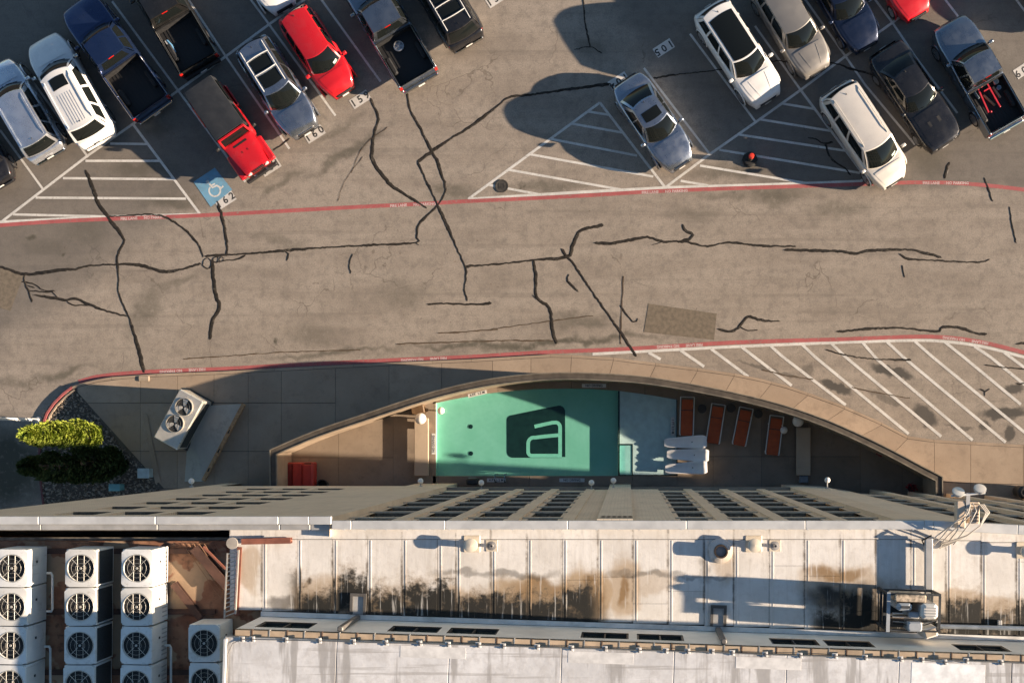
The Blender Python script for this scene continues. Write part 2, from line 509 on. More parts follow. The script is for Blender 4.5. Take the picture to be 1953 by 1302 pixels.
# wheelchair bay
hc = PX([(410, 320), (443, 362), (402, 395), (369, 347)])
MB().sheet(hc, nz()).build('accessible_bay_panel', M_BPAINT, lot)
c0 = G(407, 358); ex = (G(443, 362) - G(410, 320)); ey = (G(410, 320) - G(369, 347))
ex = Vector((math.cos(A1), math.sin(A1))); ey = Vector((-ex.y, ex.x))
def hp(u, v):
    return c0 + ex * u + ey * v
zsym = nz(.0002)
sym = MB()
sym.ribbon([hp(.26 * math.cos(a) - .02, .26 * math.sin(a) - .15) for a in np.linspace(R(110), R(370), 18)], .07, zsym)
sym.ribbon([hp(-.06, .24), hp(-.03, .02), hp(.18, .0), hp(.30, -.22), hp(.42, -.18)], .085, zsym + .0002)
sym.ribbon([hp(-.05, .13), hp(.16, .11)], .07, zsym + .0003)
sym.sheet([hp(-.08 + .085 * math.cos(a), .36 + .085 * math.sin(a)) for a in np.linspace(0, 2 * math.pi, 14)[:-1]], zsym + .0001)
sym.build('wheelchair_symbol', M_WPAINT, lot)
# square repairs
for pts in [[(1237, 579), (1367, 598), (1362, 648), (1228, 633)], [(-30, 503), (46, 523), (20, 593), (-30, 578)]]:
    MB().sheet(PX(pts), nz()).build('asphalt_repair_patch', M_PATCH, lot)

# ---- crack sealant, traced from the ground
def zz(pts, ox, oy, k):
    return [(x / k + ox, y / k + oy) for x, y in pts]
CR = []
zA = (0, 300, 3.906); zB = (350, 300, 3.255); zC = (750, 330, 3.255); zD = (1353, 300, 3.255); zE = (450, 0, 3.906); zF = (900, 0, 3.906); zG = (1540, 140, 4.877); zH = (1453, 680, 3.906)
CR += [(zz(p, *z), w) for p, z, w in [
    ([(640, 95), (690, 230), (740, 360), (800, 440), (860, 520), (925, 620), (885, 700), (875, 795), (885, 900), (880, 980), (910, 1080), (960, 1190), (995, 1300), (1030, 1420), (1075, 1605)], zA, .15),
    ([(805, 440), (900, 438), (1000, 432), (1150, 428), (1270, 465), (1400, 560), (1490, 670), (1515, 745)], zA, .14),
    ([(-60, 800), (60, 835), (180, 870), (350, 855), (500, 835), (560, 835), (650, 808), (880, 797), (980, 795), (1110, 820), (1210, 850), (1320, 840), (1500, 790)], zA, .13),
    ([(185, 870), (185, 930), (215, 1000), (240, 1078)], zA, .08),
    ([(160, 925), (240, 940), (320, 985), (410, 995)], zA, .10), ([(215, 990), (330, 1002), (400, 998)], zA, .06), ([(380, 995), (430, 1045)], zA, .08),
    ([(250, 1025), (310, 1035), (420, 1050), (500, 1065), (550, 1050), (620, 1075), (700, 1110), (800, 1145), (945, 1185)], zA, .11),
    ([(500, 1070), (540, 1100), (660, 1100)], zA, .08), ([(205, 955), (260, 970)], zA, .06),
    ([(1625, 345), (1665, 480), (1690, 640), (1690, 735)], zA, .13),
    ([(1580, 760), (1590, 900), (1610, 1040), (1635, 1090), (1620, 1150), (1580, 1220), (1565, 1360)], zA, .14),
    ([(1545 + 34 * math.cos(a), 790 + 38 * math.sin(a)) for a in np.linspace(0, 6.1, 12)], zA, .07),
    ([(1608 + 22 * math.cos(a), 762 + 20 * math.sin(a)) for a in np.linspace(0, 6.1, 9)], zA, .07),
    ([(1650 + 18 * math.cos(a), 758 + 16 * math.sin(a)) for a in np.linspace(0, 6.1, 9)], zA, .06),
    ([(1590, 785), (1690, 768), (1780, 758), (1828, 730)], zA, .09),
    ([(130, 615), (270, 605), (400, 597), (620, 580), (850, 562), (1150, 545), (1440, 530), (1450, 500), (1455, 430), (1500, 375), (1560, 315), (1620, 230), (1625, 170), (1600, 100), (1570, 0)], zB, .15),
    ([(630, 580), (652, 600), (640, 642)], zB, .11), ([(1050, 600), (1030, 660), (1040, 722)], zB, .08), ([(1440, 530), (1458, 545)], zB, .08),
    ([(1275, 680), (1295, 810), (1370, 950), (1450, 1110), (1500, 1200), (1528, 1260)], zE, .15),
    ([(1000, 730), (1060, 870), (1040, 960), (1020, 1060), (1020, 1200), (1095, 1310), (1165, 1390), (1260, 1450), (1340, 1500), (1420, 1550)], zE, .14),
    ([(1030, 625), (840, 650), (620, 680), (420, 710), (280, 725), (180, 800), (0, 935), (-150, 1030), (-300, 1130), (-402, 1206)], zF, .13),
    ([(1455, 30), (1500, 130), (1570, 280), (1640, 430), (1700, 570), (1750, 680), (1755, 740), (1745, 820), (1765, 892)], zB, .14),
    ([(1515, 912), (1600, 908), (1800, 912), (1912, 905)], zB, .14),
    ([(445, 580), (700, 560), (870, 540), (1080, 520), (1110, 460), (1150, 370), (1200, 345), (1305, 322)], zC, .13),
    ([(1045, 470), (1080, 520), (1110, 550), (1190, 670), (1280, 800), (1400, 970), (1470, 1080), (1512, 1138)], zC, .13),
    ([(870, 540), (885, 640), (890, 770), (960, 825), (980, 880), (990, 980), (1015, 1058)], zC, .13), ([(865, 755), (893, 785)], zC, .06),
    ([(1090, 628), (1085, 670), (1150, 738)], zC, .09), ([(1410, 820), (1490, 925), (1522, 903)], zC, .11),
    ([(1250, 432), (1350, 437), (1500, 410), (1580, 398), (1680, 425), (1800, 425), (1850, 435), (1953, 455), (2070, 430), (2180, 440), (2300, 452), (2500, 455)], zC, .13),
    ([(1800, 315), (1810, 355), (1862, 383), (1845, 405), (1780, 430)], zC, .13), ([(1605, 445), (1690, 425)], zC, .06),
    ([(465, 575), (640, 578), (820, 585), (900, 597), (980, 580), (1080, 575), (1230, 573), (1340, 595), (1442, 622)], zD, .12),
    ([(1180, 598), (1240, 630), (1400, 640), (1560, 648), (1690, 650), (1740, 632)], zD, .12),
    ([(1195, 668), (1215, 747)], zD, .09), ([(1863, 305), (1880, 420), (1905, 532)], zD, .09), ([(1708, 128), (1760, 275)], zD, .07), ([(1490, 30), (1475, 75), (1460, 132)], zD, .11),
    ([(55, 1065), (140, 1080), (190, 1045), (240, 990), (320, 1010), (440, 1017)], zD, .12), ([(190, 1050), (240, 1075), (300, 1072)], zD, .11),
    ([(790, 1083), (950, 1068), (1080, 1060), (1230, 1062), (1410, 1082), (1450, 1053), (1540, 1055), (1650, 1090), (1722, 1097)], zD, .12),
    ([(722, 1193), (830, 1225), (1000, 1250), (1252, 1257)], zD, .11), ([(1905, 1158), (1990, 1148)], zD, .1),
    ([(1662, 62), (1800, 80), (2000, 92)], zH, .13), ([(1622, 240), (1662, 258), (1695, 240)], zH, .1), ([(1662, 258), (1664, 290)], zH, .08), ([(1890, 202), (2000, 200)], zH, .09),
    ([(830, -60), (838, 150), (860, 250), (880, 357)], zF, .12), ([(765, 372), (880, 350), (970, 402)], zF, .07),
    ([(1350, 585), (1500, 560), (1850, 520), (2050, 480), (2270, 455), (2375, 465), (2656, 465), (2860, 525), (3050, 565)], zF, .10),
    ([(0, 600), (80, 610), (150, 650), (240, 640)], zG, .10), ([(170, 650), (190, 740), (250, 820), (350, 880), (402, 952)], zG, .13),
    ([(915, 735), (1062, 625)], (340, 140, 5.007), .09),
]]
rw = random.Random(3)
zc = .0115
for pts, w in CR:
    p = dense(PX(pts), .11)
    ww = []
    k = rw.uniform(.85, 1.1)
    for i in range(len(p)):
        k = min(1.5, max(.55, k + rw.uniform(-.24, .24)))
        ww.append(w * k * .86)
        p[i] = p[i] + Vector((rw.uniform(-.02, .02), rw.uniform(-.02, .02)))
    zc += .00006
    MB().ribbon(p, ww, zc, .002, True).build('crack_seal', M_TAR, lot)
zc = .0108
for pts, z, w in [([(1430, 640), (1420, 820), (1412, 1060)], zC, .05), ([(280, 993), (400, 990), (600, 970), (820, 940), (1240, 885)], zC, .045),
                  ([(20, 1060), (300, 1050), (700, 1040), (1000, 1040)], zC, .06), ([(1953, 1070), (1580, 1090)], zB, .04), ([(0, 1250), (250, 1235), (620, 1210), (1100, 1195)], zB, .05),
                  ([(1110, 0), (1000, 150), (960, 270)], zB, .03), ([(1130, 950), (950, 1090), (860, 1290)], zE, .03), ([(0, 95), (140, 130), (250, 150), (380, 170)], zH, .06), ([(670, 230), (880, 270), (1100, 310)], zH, .05)]:
    zc += .00006
    p = dense(PX(zz(pts, *z)), .2)
    p = [q + Vector((rw.uniform(-.02, .02), rw.uniform(-.02, .02))) for q in p]
    MB().ribbon(p, [w * rw.uniform(.5, 1.3) for _ in p], zc).build('hairline_crack', M_THINCRACK, lot)
# manhole cover in the hatched bay
mh = G(957, 355)
mc = MB().lathe([(.30, 0), (.30, .030), (.25, .030), (.24, .024), (1e-5, .024)], (mh.x, mh.y, 0), 24)
M_IRON = pbr('cast_iron', (.05, .045, .04), .85, .1, .3, 9)
mho = mc.build('manhole_cover', M_IRON, None, 30)
tag(mho, 'round dark iron manhole cover in the left hatched bay', 'manhole cover')
for k in range(4):
    MB().box(-.14 + .08 * k, -.10 + .08 * k, -.12, .12, .024, .029).build('cover_rib', M_IRON, mho).location = (mh.x, mh.y, 0)

# ============================================================ PAVEMENT, GRAVEL BED, POOL YARD
def interp(tab, x):
    return float(np.interp(x, [t[0] for t in tab], [t[1] for t in tab]))
KERB = [(140, 737), (160, 730), (190, 723), (215, 719), (300, 713), (430, 708), (520, 703), (640, 697), (760, 691), (900, 685), (1050, 676), (1090, 677), (1170, 682), (1250, 692),
        (1330, 702), (1400, 712), (1450, 722), (1500, 735), (1550, 752), (1600, 770), (1640, 787), (1680, 805), (1730, 831), (1780, 838), (1953, 848), (2080, 855)]
WALLP = [(515, 858), (600, 822), (700, 788), (800, 755), (870, 736), (940, 722), (1010, 714), (1080, 711), (1150, 713), (1230, 719), (1330, 735), (1430, 756), (1520, 781), (1600, 811), (1690, 853), (1760, 890), (1797, 909)]
WALL_H = 2.55
def WB(x):        # picture y of the wall's foot (ground) at picture x
    return interp(WALLB, x)
# the wall's line at ground level, as picture coordinates
_wg = []
for x, y in WALLP:
    p = G(x, y, WALL_H)
    _wg.append((p.x, p.y))
WALLB = [(px / PM() + NX, NY - py / PM()) for px, py in _wg]
def clip(poly, a, b):
    out = []
    a = Vector(a); b = Vector(b); d = b - a
    f = lambda p: d.x * (p[1] - a.y) - d.y * (p[0] - a.x)
    for i in range(len(poly)):
        p, q = poly[i], poly[(i + 1) % len(poly)]
        fp, fq = f(p), f(q)
        if fp >= 0:
            out.append(p)
        if (fp >= 0) != (fq >= 0):
            t = fp / (fp - fq)
            out.append((p[0] + (q[0] - p[0]) * t, p[1] + (q[1] - p[1]) * t))
    return out
def shrink(poly, g):
    c = Vector((sum(p[0] for p in poly) / len(poly), sum(p[1] for p in poly) / len(poly)))
    out = []
    for p in poly:
        v = Vector(p) - c
        out.append(c + v * max(.1, 1 - g / max(.2, v.length)))
    return out
walk = MB()
WZ = .12
xs = np.linspace(140, 2080, 90)
top = [G(x, interp(KERB, x)) for x in xs]
# bedding under the slabs, reaching the house front
bed = top + [G(2080, 975), G(1797, 945)] + [G(x, WB(x) - 1) for x in np.linspace(1790, 520, 60)] + [G(515, 932), G(300, 932)]
sidewalk = MB().prism(bed, -.05, WZ - .02).build('sidewalk', pbr('slab_joint', (.10, .085, .07), .95))
tag(sidewalk, 'concrete pavement between kerb and curved pool wall', 'pavement', kind='structure')
def slab(pts_px, z0, z1, mat, parent, name='slab', g=.010):
    p = shrink(PX(pts_px), g)
    MB().prism(p, z0, z1).build(name, mat, parent)
# kerb stones: narrow strip along the edge
kx = [140, 215, 300, 375, 450, 525, 600, 675, 750, 825, 900, 975, 1050, 1090, 1170, 1250, 1330, 1400, 1470, 1540, 1610, 1680, 1730, 1780, 1860, 1950, 2080]
def kerb_pts(a, b, off):
    return [(x, interp(KERB, x) + off) for x in np.linspace(a, b, 6)]
for a, b in zip(kx[:-1], kx[1:]):
    slab(kerb_pts(a, b, 0) + kerb_pts(a, b, 5)[::-1], -.04, WZ + .004, M_WALK, sidewalk, 'kerb_stone', .006)
# right hand walk: slabs fanned along the curve
ox = [843, 940, 1013, 1090, 1170, 1250, 1330, 1400, 1470, 1540, 1610, 1680, 1730, 1781]
ix = [843, 940, 1013, 1088, 1160, 1235, 1310, 1378, 1440, 1502, 1565, 1628, 1695, 1781]
for k in range(len(ox) - 1):
    up = [(x, interp(KERB, x) + 5.5) for x in np.linspace(ox[k], ox[k + 1], 6)]
    lo = [(x, WB(x) + 4) for x in np.linspace(ix[k], ix[k + 1], 6)]
    slab(up + lo[::-1], .0, WZ, M_WALK, sidewalk)
for a, b in [(1781, 1850), (1850, 1950), (1950, 2080)]:
    up = [(x, interp(KERB, x) + 5.5) for x in (a, b)]
    slab(up + [(b, 918 + (b - 1781) * .03), (a, 918 + (a - 1781) * .03)], .0, WZ, M_WALK, sidewalk)
    slab([(a, 919 + (a - 1781) * .03), (b, 919 + (b - 1781) * .03), (b, 975), (a, 950)], .0, WZ, M_WALK, sidewalk)
# plaza left of the pool wall
cols = [150, 270, 340, 410, 475, 538, 641, 743, 843]
for a, b in zip(cols[:-1], cols[1:]):
    tp = [(x, interp(KERB, x) + 5.5) for x in np.linspace(a, b, 4)]
    if a >= 530:
        lo = [(x, WB(x) + 4) for x in np.linspace(b, a, 4)]
        if a < 640:
            slab(tp + [(b, 768), (a, 768)], 0, WZ, M_WALK, sidewalk)
            slab([(a, 768.5), (b, 768.5)] + lo, 0, WZ, M_WALK, sidewalk)
        else:
            slab(tp + lo, 0, WZ, M_WALK, sidewalk)
    else:
        b2 = b
        rows = [(None, 768), (768.5, 860), (860.5, 931)]
        for r0, r1 in rows:
            poly = (tp if r0 is None else [(a, r0), (b2, r0)]) + [(b2, r1), (a, r1)]
            # keep what lies right of the gravel bed's edge
            if a < 305:
                poly = clip(poly, (305, 920), (141, 738))
                poly = [p for p in poly]
            if len(poly) >= 3 and abs(sum(poly[i][0] * poly[(i + 1) % len(poly)][1] - poly[(i + 1) % len(poly)][0] * poly[i][1] for i in range(len(poly)))) > 60:
                slab(poly, 0, WZ, M_WALK, sidewalk)
# ramp beside the condenser: two pale sloping slabs and a timber-edged low wall
M_RAMP = concrete_material('ramp_concrete', (.38, .37, .33), (.45, .43, .38), .5)
ramp = thing('access_ramp', 'pale concrete ramp with brown edge board behind the twin fan condenser', 'ramp', (*G(400, 850), WZ))
org = Vector((*G(400, 850), WZ))
def lmesh(pts3, faces):
    return MB().add([Vector(p) - org for p in pts3], faces)
a_, b_, c_, d_ = G3(362, 775, .13), G3(462, 770, .55), G3(386, 918, .50), G3(352, 918, .13)
a0, b0, c0_, d0 = [Vector((v.x, v.y, .11)) for v in (a_, b_, c_, d_)]
lmesh([a_, b_, c_, d_, a0, b0, c0_, d0], [(0, 3, 2, 1), (0, 1, 5, 4), (1, 2, 6, 5), (2, 3, 7, 6)]).build('ramp_slab', M_RAMP, ramp)
lmesh([G3(272, 788, .13), G3(280, 788, .16), G3(306, 918, .16), G3(296, 922, .13)], [(0, 3, 2, 1)]).build('gutter_strip', M_WALK, ramp)
e0 = G3(465, 770, .56) - org; e1 = G3(388, 916, .51) - org
MB().bar(e0, e1, .16, .12).build('edge_board', pbr('weathered_board', (.34, .20, .10), .8, var=.3, scale=8), ramp)
for t in (.35, .6, .85):
    p = e0.lerp(e1, t)
    MB().bar(p + Vector((.02, .05, .065)), p + Vector((-.06, -.12, .065)), .05, .02).build('board_slot', M_DARK, ramp)

# gravel bed
M_GRAVELBED = pbr('gravel_soil', (.085, .07, .055), .95, var=.4, scale=14, bump=.5)
gpts = [(138, 742), (141, 741), (305, 924), (300, 990), (90, 990), (72, 880), (78, 805), (92, 778), (112, 757)]
gbed = MB().prism(PX(gpts), -.02, .07).build('gravel_bed', M_GRAVELBED)
tag(gbed, 'wedge of dark gravel planting bed below the kerb corner', 'gravel bed', kind='structure')
m = NT('river_stone')
inf = m.n('ShaderNodeObjectInfo').outputs['Random']
pn = m.noise(7.5, 2)
m.out(m.mix(m.ramp(pn, .38, .62), (.075, .062, .048), (.34, .285, .225)), .8)
M_STONE = m.m
st = MB()
gw = PX(gpts)
def inside(p, poly):
    c = False
    for i in range(len(poly)):
        a, b = poly[i], poly[i - 1]
        if (a[1] > p[1]) != (b[1] > p[1]) and p[0] < (b[0] - a[0]) * (p[1] - a[1]) / (b[1] - a[1]) + a[0]:
            c = not c
    return c
rs = random.Random(11)
gx = [p[0] for p in gw]; gy = [p[1] for p in gw]
for _ in range(5200):
    p = (rs.uniform(min(gx), max(gx)), rs.uniform(min(gy), max(gy)))
    if not inside(p, gw):
        continue
    s = rs.uniform(.025, .075); h = s * rs.uniform(.4, .8)
    a = rs.uniform(0, 6.28); k = rs.uniform(.55, 1)
    pts = []
    for j in range(6):
        t = a + j * 1.047 + rs.uniform(-.25, .25)
        u, v = s * math.cos(t), s * k * math.sin(t)
        pts.append((p[0] + u, p[1] + v))
    n0 = len(st.v)
    st.v += [(x, y, .065) for x, y in pts] + [(p[0] + (x - p[0]) * .55, p[1] + (y - p[1]) * .55, .07 + h * rs.uniform(.8, 1.2)) for x, y in pts]
    for j in range(6):
        st.f.append((n0 + j, n0 + (j + 1) % 6, n0 + 6 + (j + 1) % 6, n0 + 6 + j))
    st.f.append(tuple(range(n0 + 6, n0 + 12)))
stones = st.build('gravel', M_STONE)
tag(stones, 'loose dark and pale river gravel filling the planting bed', 'gravel', kind='stuff')
# curved red kerb round the bed
kp = [(140, 738), (122, 752), (105, 769), (92, 788), (86, 805)]
MB().ribbon(dense(PX(kp), .3), .17, .0, .14).build('bed_kerb', M_RPAINT, gbed)
MB().ribbon(dense(PX([(x + 5, y + 5) for x, y in kp]), .3), .12, .0, .13).build('bed_kerb', M_WALK, gbed)
MB().ribbon(PX([(84, 812), (74, 880), (88, 985)]), .15, .0, .13).build('bed_kerb', pbr('old_red_kerb', (.16, .06, .06), .9), gbed)
# small drain inlet at the kerb
din = MB().cbox(-.24, .24, -.12, .12, 0, .05, .02)
o = din.build('drain_inlet', pbr('inlet_concrete', (.34, .27, .20), .9))
o.location = (*G(277, 722), WZ)
tag(o, 'small pale concrete drain inlet set behind the kerb end', 'drain inlet')

# ---------------- pool deck
M_JOINT = pbr('deck_joint', (.07, .06, .05), .95)
DZ = .10
def WI(x):
    return WB(x) + 9
deckroot = MB().prism([G(x, WI(x)) for x in np.linspace(525, 826, 20)] + [G(826, 936), G(519, 936)], -.3, DZ - .025)
deckroot.prism([G(x, WI(x)) for x in np.linspace(1300, 1786, 30)] + [G(1790, 950), G(1640, 942), G(1300, 936)], -.3, DZ - .025)
deck = deckroot.build('pool_deck', M_JOINT)
tag(deck, 'brown concrete pool deck inside the curved wall', 'pool deck', kind='structure')
POOLTOP = [(826, 770), (870, 760), (900, 755), (940, 749), (980, 745), (1020, 742), (1060, 741), (1120, 741), (1180, 745), (1240, 753), (1292, 762)]
def PT(x):
    return interp(POOLTOP, x)
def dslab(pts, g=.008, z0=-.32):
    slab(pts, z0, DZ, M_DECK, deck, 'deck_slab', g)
for a, b, r in [(521, 560, None), (560, 647, 872), (647, 751, 872), (751, 792, None), (792, 832, None)]:
    tp = [(x, WI(x)) for x in np.linspace(a, b, 4)]
    if r:
        dslab(tp + [(b, r), (a, r)]); dslab([(a, r + .4), (b, r + .4), (b, 936), (a, 936)])
    else:
        dslab(tp + [(b, 936), (a, 936)])
for a, b in [(826, 880), (880, 950), (950, 1020), (1020, 1090), (1090, 1160), (1160, 1230), (1230, 1292)]:
    dslab([(x, WI(x)) for x in np.linspace(a, b, 5)] + [(x, PT(x)) for x in np.linspace(b, a, 5)])
for a, b in [(826, 920), (920, 1010), (1010, 1100), (1100, 1206), (1206, 1292)]:
    dslab([(a, 907), (b, 907), (b, 940), (a, 940)])
for a, b in [(1292, 1360), (1360, 1452), (1452, 1540), (1540, 1640), (1640, 1720), (1720, 1786)]:
    tp = [(x, WI(x)) for x in np.linspace(a, b, 5)]
    r = 870
    if a < 1600:
        dslab(tp + [(b, r), (a, r)]); dslab([(a, r + .4), (b, r + .4), (b, 941), (a, 941)])
    else:
        dslab(tp + [(b, 952), (a, 948)])

# ---------------- swimming pool
pool = thing('swimming_pool', 'teal swimming pool with big black letter emblem on its floor', 'swimming pool', (*G(1060, 830), 0))
def padd(mb, name, mat, parent=None, smooth=False):
    o = mb.build(name, mat, parent or pool, smooth)
    if parent is None:
        o.location = -Vector((*G(1060, 830), 0))
    return o
m = NT('pool_plaster')
base = m.mix(m.ramp(m.noise(.6, 4), .3, .7), (.60, .66, .55), (.76, .75, .66))
base = m.mix(m.ramp(m.noise(5, 5), .4, .7, 0, .2), base, (.5, .58, .48))
m.out(base, .8)
M_PLASTER = m.m
M_SHELF = pbr('shelf_plaster', (.70, .74, .74), .8, var=.08, scale=3)
M_POOLDARK = pbr('emblem_tile', (.012, .022, .022), .6, var=.3, scale=4)
PZ, SZ, WATZ = -.24, -.05, .03
pool_out = [G(832, 907), G(1179, 907)] + [G(x, PT(x)) for x in np.linspace(1179, 832, 14)]
fl = MB().sheet(pool_out, PZ)
padd(fl, 'pool_floor', M_PLASTER)
wl = MB()
n = len(pool_out)
for i in range(n):
    a, b = pool_out[i], pool_out[(i + 1) % n]
    wl.add([(a.x, a.y, PZ), (b.x, b.y, PZ), (b.x, b.y, DZ - .03), (a.x, a.y, DZ - .03)], [(0, 1, 2, 3)])
padd(wl, 'pool_wall', M_PLASTER)
shelf = [G(1182, 905), G(1290, 905)] + [G(x, PT(x)) for x in np.linspace(1290, 1182, 6)]
padd(MB().prism(shelf, -.3, SZ), 'sun_shelf', M_SHELF)
padd(MB().prism([G(1178.5, 746), G(1181.5, 746), G(1181.5, 846), G(1207, 846), G(1207, 906), G(1205, 906), G(1205, 849), G(1178.5, 849)], -.29, -.035), 'edge_tile_line', M_POOLDARK)
for k, (a, b) in enumerate([(1182, 1191), (1193, 1204.5)]):
    padd(MB().prism(PX([(a, 850), (b, 850), (b, 906), (a, 906)]), -.29, -.16 + .06 * k), 'pool_step', pbr('shaded_step_tile', (.10, .22, .21), .7))  # dark step colour stands in for shade over the steps
    padd(MB().prism(PX([(b - .2, 850), (b + 1, 850), (b + 1, 906), (b - .2, 906)]), -.29, -.15 + .06 * k), 'step_edge', M_POOLDARK)
# water
m = NT('pool_water')
tr = m.n('ShaderNodeBsdfTransparent'); tr.inputs[0].default_value = (.49, .83, .79, 1)
gl = m.n('ShaderNodeBsdfGlossy'); gl.inputs['Roughness'].default_value = .03
bp = m.n('ShaderNodeBump'); bp.inputs['Strength'].default_value = .08; bp.inputs['Distance'].default_value = .02
m.set(bp.inputs['Height'], m.noise(5, 3)); m.t.links.new(bp.outputs[0], gl.inputs['Normal'])
fr = m.n('ShaderNodeValue'); fr.outputs[0].default_value = .045
mx = m.n('ShaderNodeMixShader')
m.t.links.new(fr.outputs[0], mx.inputs[0]); m.t.links.new(tr.outputs[0], mx.inputs[1]); m.t.links.new(gl.outputs[0], mx.inputs[2])
m.t.links.new(mx.outputs[0], m.t.nodes['Material Output'].inputs[0])
M_WATER = m.m
m = NT('shallow_water')
tr = m.n('ShaderNodeBsdfTransparent'); tr.inputs[0].default_value = (.80, .92, .92, 1)
gl = m.n('ShaderNodeBsdfGlossy'); gl.inputs['Roughness'].default_value = .03
fr = m.n('ShaderNodeValue'); fr.outputs[0].default_value = .045
mx = m.n('ShaderNodeMixShader')
m.t.links.new(fr.outputs[0], mx.inputs[0]); m.t.links.new(tr.outputs[0], mx.inputs[1]); m.t.links.new(gl.outputs[0], mx.inputs[2])
m.t.links.new(mx.outputs[0], m.t.nodes['Material Output'].inputs[0])
M_WATER2 = m.m
deep = [G(832, 907), G(1206, 907), G(1206, 847), G(1180, 847)] + [G(x, PT(x)) for x in np.linspace(1180, 832, 14)]
padd(MB().sheet(deep, WATZ), 'water', M_WATER)
padd(MB().sheet([G(1206.3, 906), G(1291, 906)] + [G(x, PT(x)) for x in np.linspace(1291, 1180.4, 6)] + [G(1180.4, 846.5), G(1206.3, 846.5)], WATZ + .001), 'shallow_water', M_WATER2)
# emblem: dark rounded panel with a pale letter a
def zp(x, y):
    return G(780 + x / 3.906, 680 + y / 3.906, PZ)
def arc(cx, cy, rx, ry, a0, a1, n=8):
    return [(cx + rx * math.cos(R(a)), cy + ry * math.sin(R(a))) for a in np.linspace(a0, a1, n)]
panel = arc(1118, 408, 45, 45, -95, 0) + [(1165, 746), (1140, 746), (1140, 752)] + [(905, 752)] + arc(775, 708, 45, 44, 90, 180) + arc(765, 472, 36, 36, 180, 255)
padd(MB().prism([zp(*p) for p in panel], PZ - .05, PZ + .008), 'emblem_panel', M_POOLDARK)
M_EMB = pbr('emblem_plaster', (.66, .76, .65), .8, var=.08)
s1 = [(935, 520)] + [(1000, 505), (1070, 490)] + arc(1093, 525, 33, 36, -85, 0, 7) + [(1126, 600), (1126, 750)]
padd(MB().ribbon([zp(*p) for p in s1], 27 / 3.906 * PM(PZ), PZ + .012), 'emblem_letter', M_EMB)
s2 = [(1126, 582), (1040, 590), (950, 600)] + arc(930, 645, 42, 44, -80, -180, 7) + [(888, 690)] + arc(915, 708, 27, 28, 180, 90, 6) + [(1000, 736), (1126, 736)]
padd(MB().ribbon([zp(*p) for p in s2], 27 / 3.906 * PM(PZ), PZ + .016), 'emblem_letter', M_EMB)
for x, y in [(460, 520), (462, 720)]:
    c = zp(x, y)
    padd(MB().lathe([(.10, PZ), (.10, PZ + .015), (1e-5, PZ + .02)], (c.x, c.y, 0), 16), 'drain_cover', M_POOLDARK)
# coping and depth tiles
M_TILE = pbr('marker_tile', (.60, .60, .58), .4, var=.06)
M_INK = pbr('marker_ink', (.03, .035, .05), .6)
def depth_tile(x, y, w, ang, words):
    c = G(x, y)
    o = MB().box(-w / 2, w / 2, -.085, .085, 0, .008).build('depth_marker_tile', M_TILE, pool)
    o.location = Vector((c.x, c.y, DZ)) - Vector((*G(1060, 830), 0)); o.rotation_euler = (0, 0, ang)
    place('depth_lettering', text_mesh(words, M_INK, .15, .004), o, (0, 0, .012))
depth_tile(911, 751, .88, .24, '4 FT  1.2 M'); depth_tile(1133, 735.5, 1.1, 0, 'NO DIVING'); depth_tile(827.5, 846, .95, R(90), 'NO DIVING')
depth_tile(947, 915, .85, 0, '4 FT 1.2 M'); depth_tile(1091, 915, 1.15, 0, 'NO DIVING'); depth_tile(1283, 813, .85, R(-90), '1 FT 0.3 M')
# pool ladder rail
lad = MB()
for s in (-9, 9):
    p0 = G(957 + s, 918); p1 = G(957 + s, 903)
    lad.tube([(p0.x, p0.y, DZ), (p0.x, p0.y, .75), (p0.x * .7 + p1.x * .3, p0.y * .7 + p1.y * .3, .88), (p1.x, p1.y, .80), (p1.x, p1.y, -.1)], .022, 8)
p0 = G(948, 904); p1 = G(966, 904)
lad.tube([(p0.x, p0.y, .2), (p1.x, p1.y, .2)], .02, 6)
o = lad.build('pool_ladder', pbr('steel_rail', (.25, .27, .27), .25, 1, .1), None, 40)
tag(o, 'steel pool ladder rail standing over the near pool edge', 'pool ladder')

# ---------------- enclosure wall
M_WALLP = pbr('enclosure_stucco', (.34, .26, .185), .85, var=.12, scale=1.5, bump=.15, dirt=.3)
M_COPEL = pbr('coping_metal', (.30, .26, .20), .45, .6, .15, 3)
M_COPED = pbr('coping_dark', (.09, .075, .06), .6, .2, .2, 3)
ew = thing('pool_wall', 'tall curved brown wall with dark metal coping round the pool yard', 'wall', (*G(1060, 711), 0))
eo = Vector((*G(1060, 711), 0))
cl = [Vector(p) for p in _wg]
full = dense([Vector(p) for p in _wg], .45)
full = [Vector((full[0].x + .02, G(515, 934).y))] + [full[0]] + full[1:] + [Vector((full[-1].x + .01, G(1797, 946).y))]
def offs(pts, d):
    out = []
    for i, p in enumerate(pts):
        a = pts[max(0, i - 1)]; b = pts[min(len(pts) - 1, i + 1)]
        t1 = (p - a); t2 = (b - p)
        t1 = t1.normalized() if t1.length > 1e-6 else t2.normalized()
        t2 = t2.normalized() if t2.length > 1e-6 else t1
        n1 = Vector((t1.y, -t1.x)); n2 = Vector((t2.y, -t2.x))
        nn = (n1 + n2).normalized()
        k = 1 / max(.4, nn.dot(n1))
        out.append(p + nn * d * k)
    return out
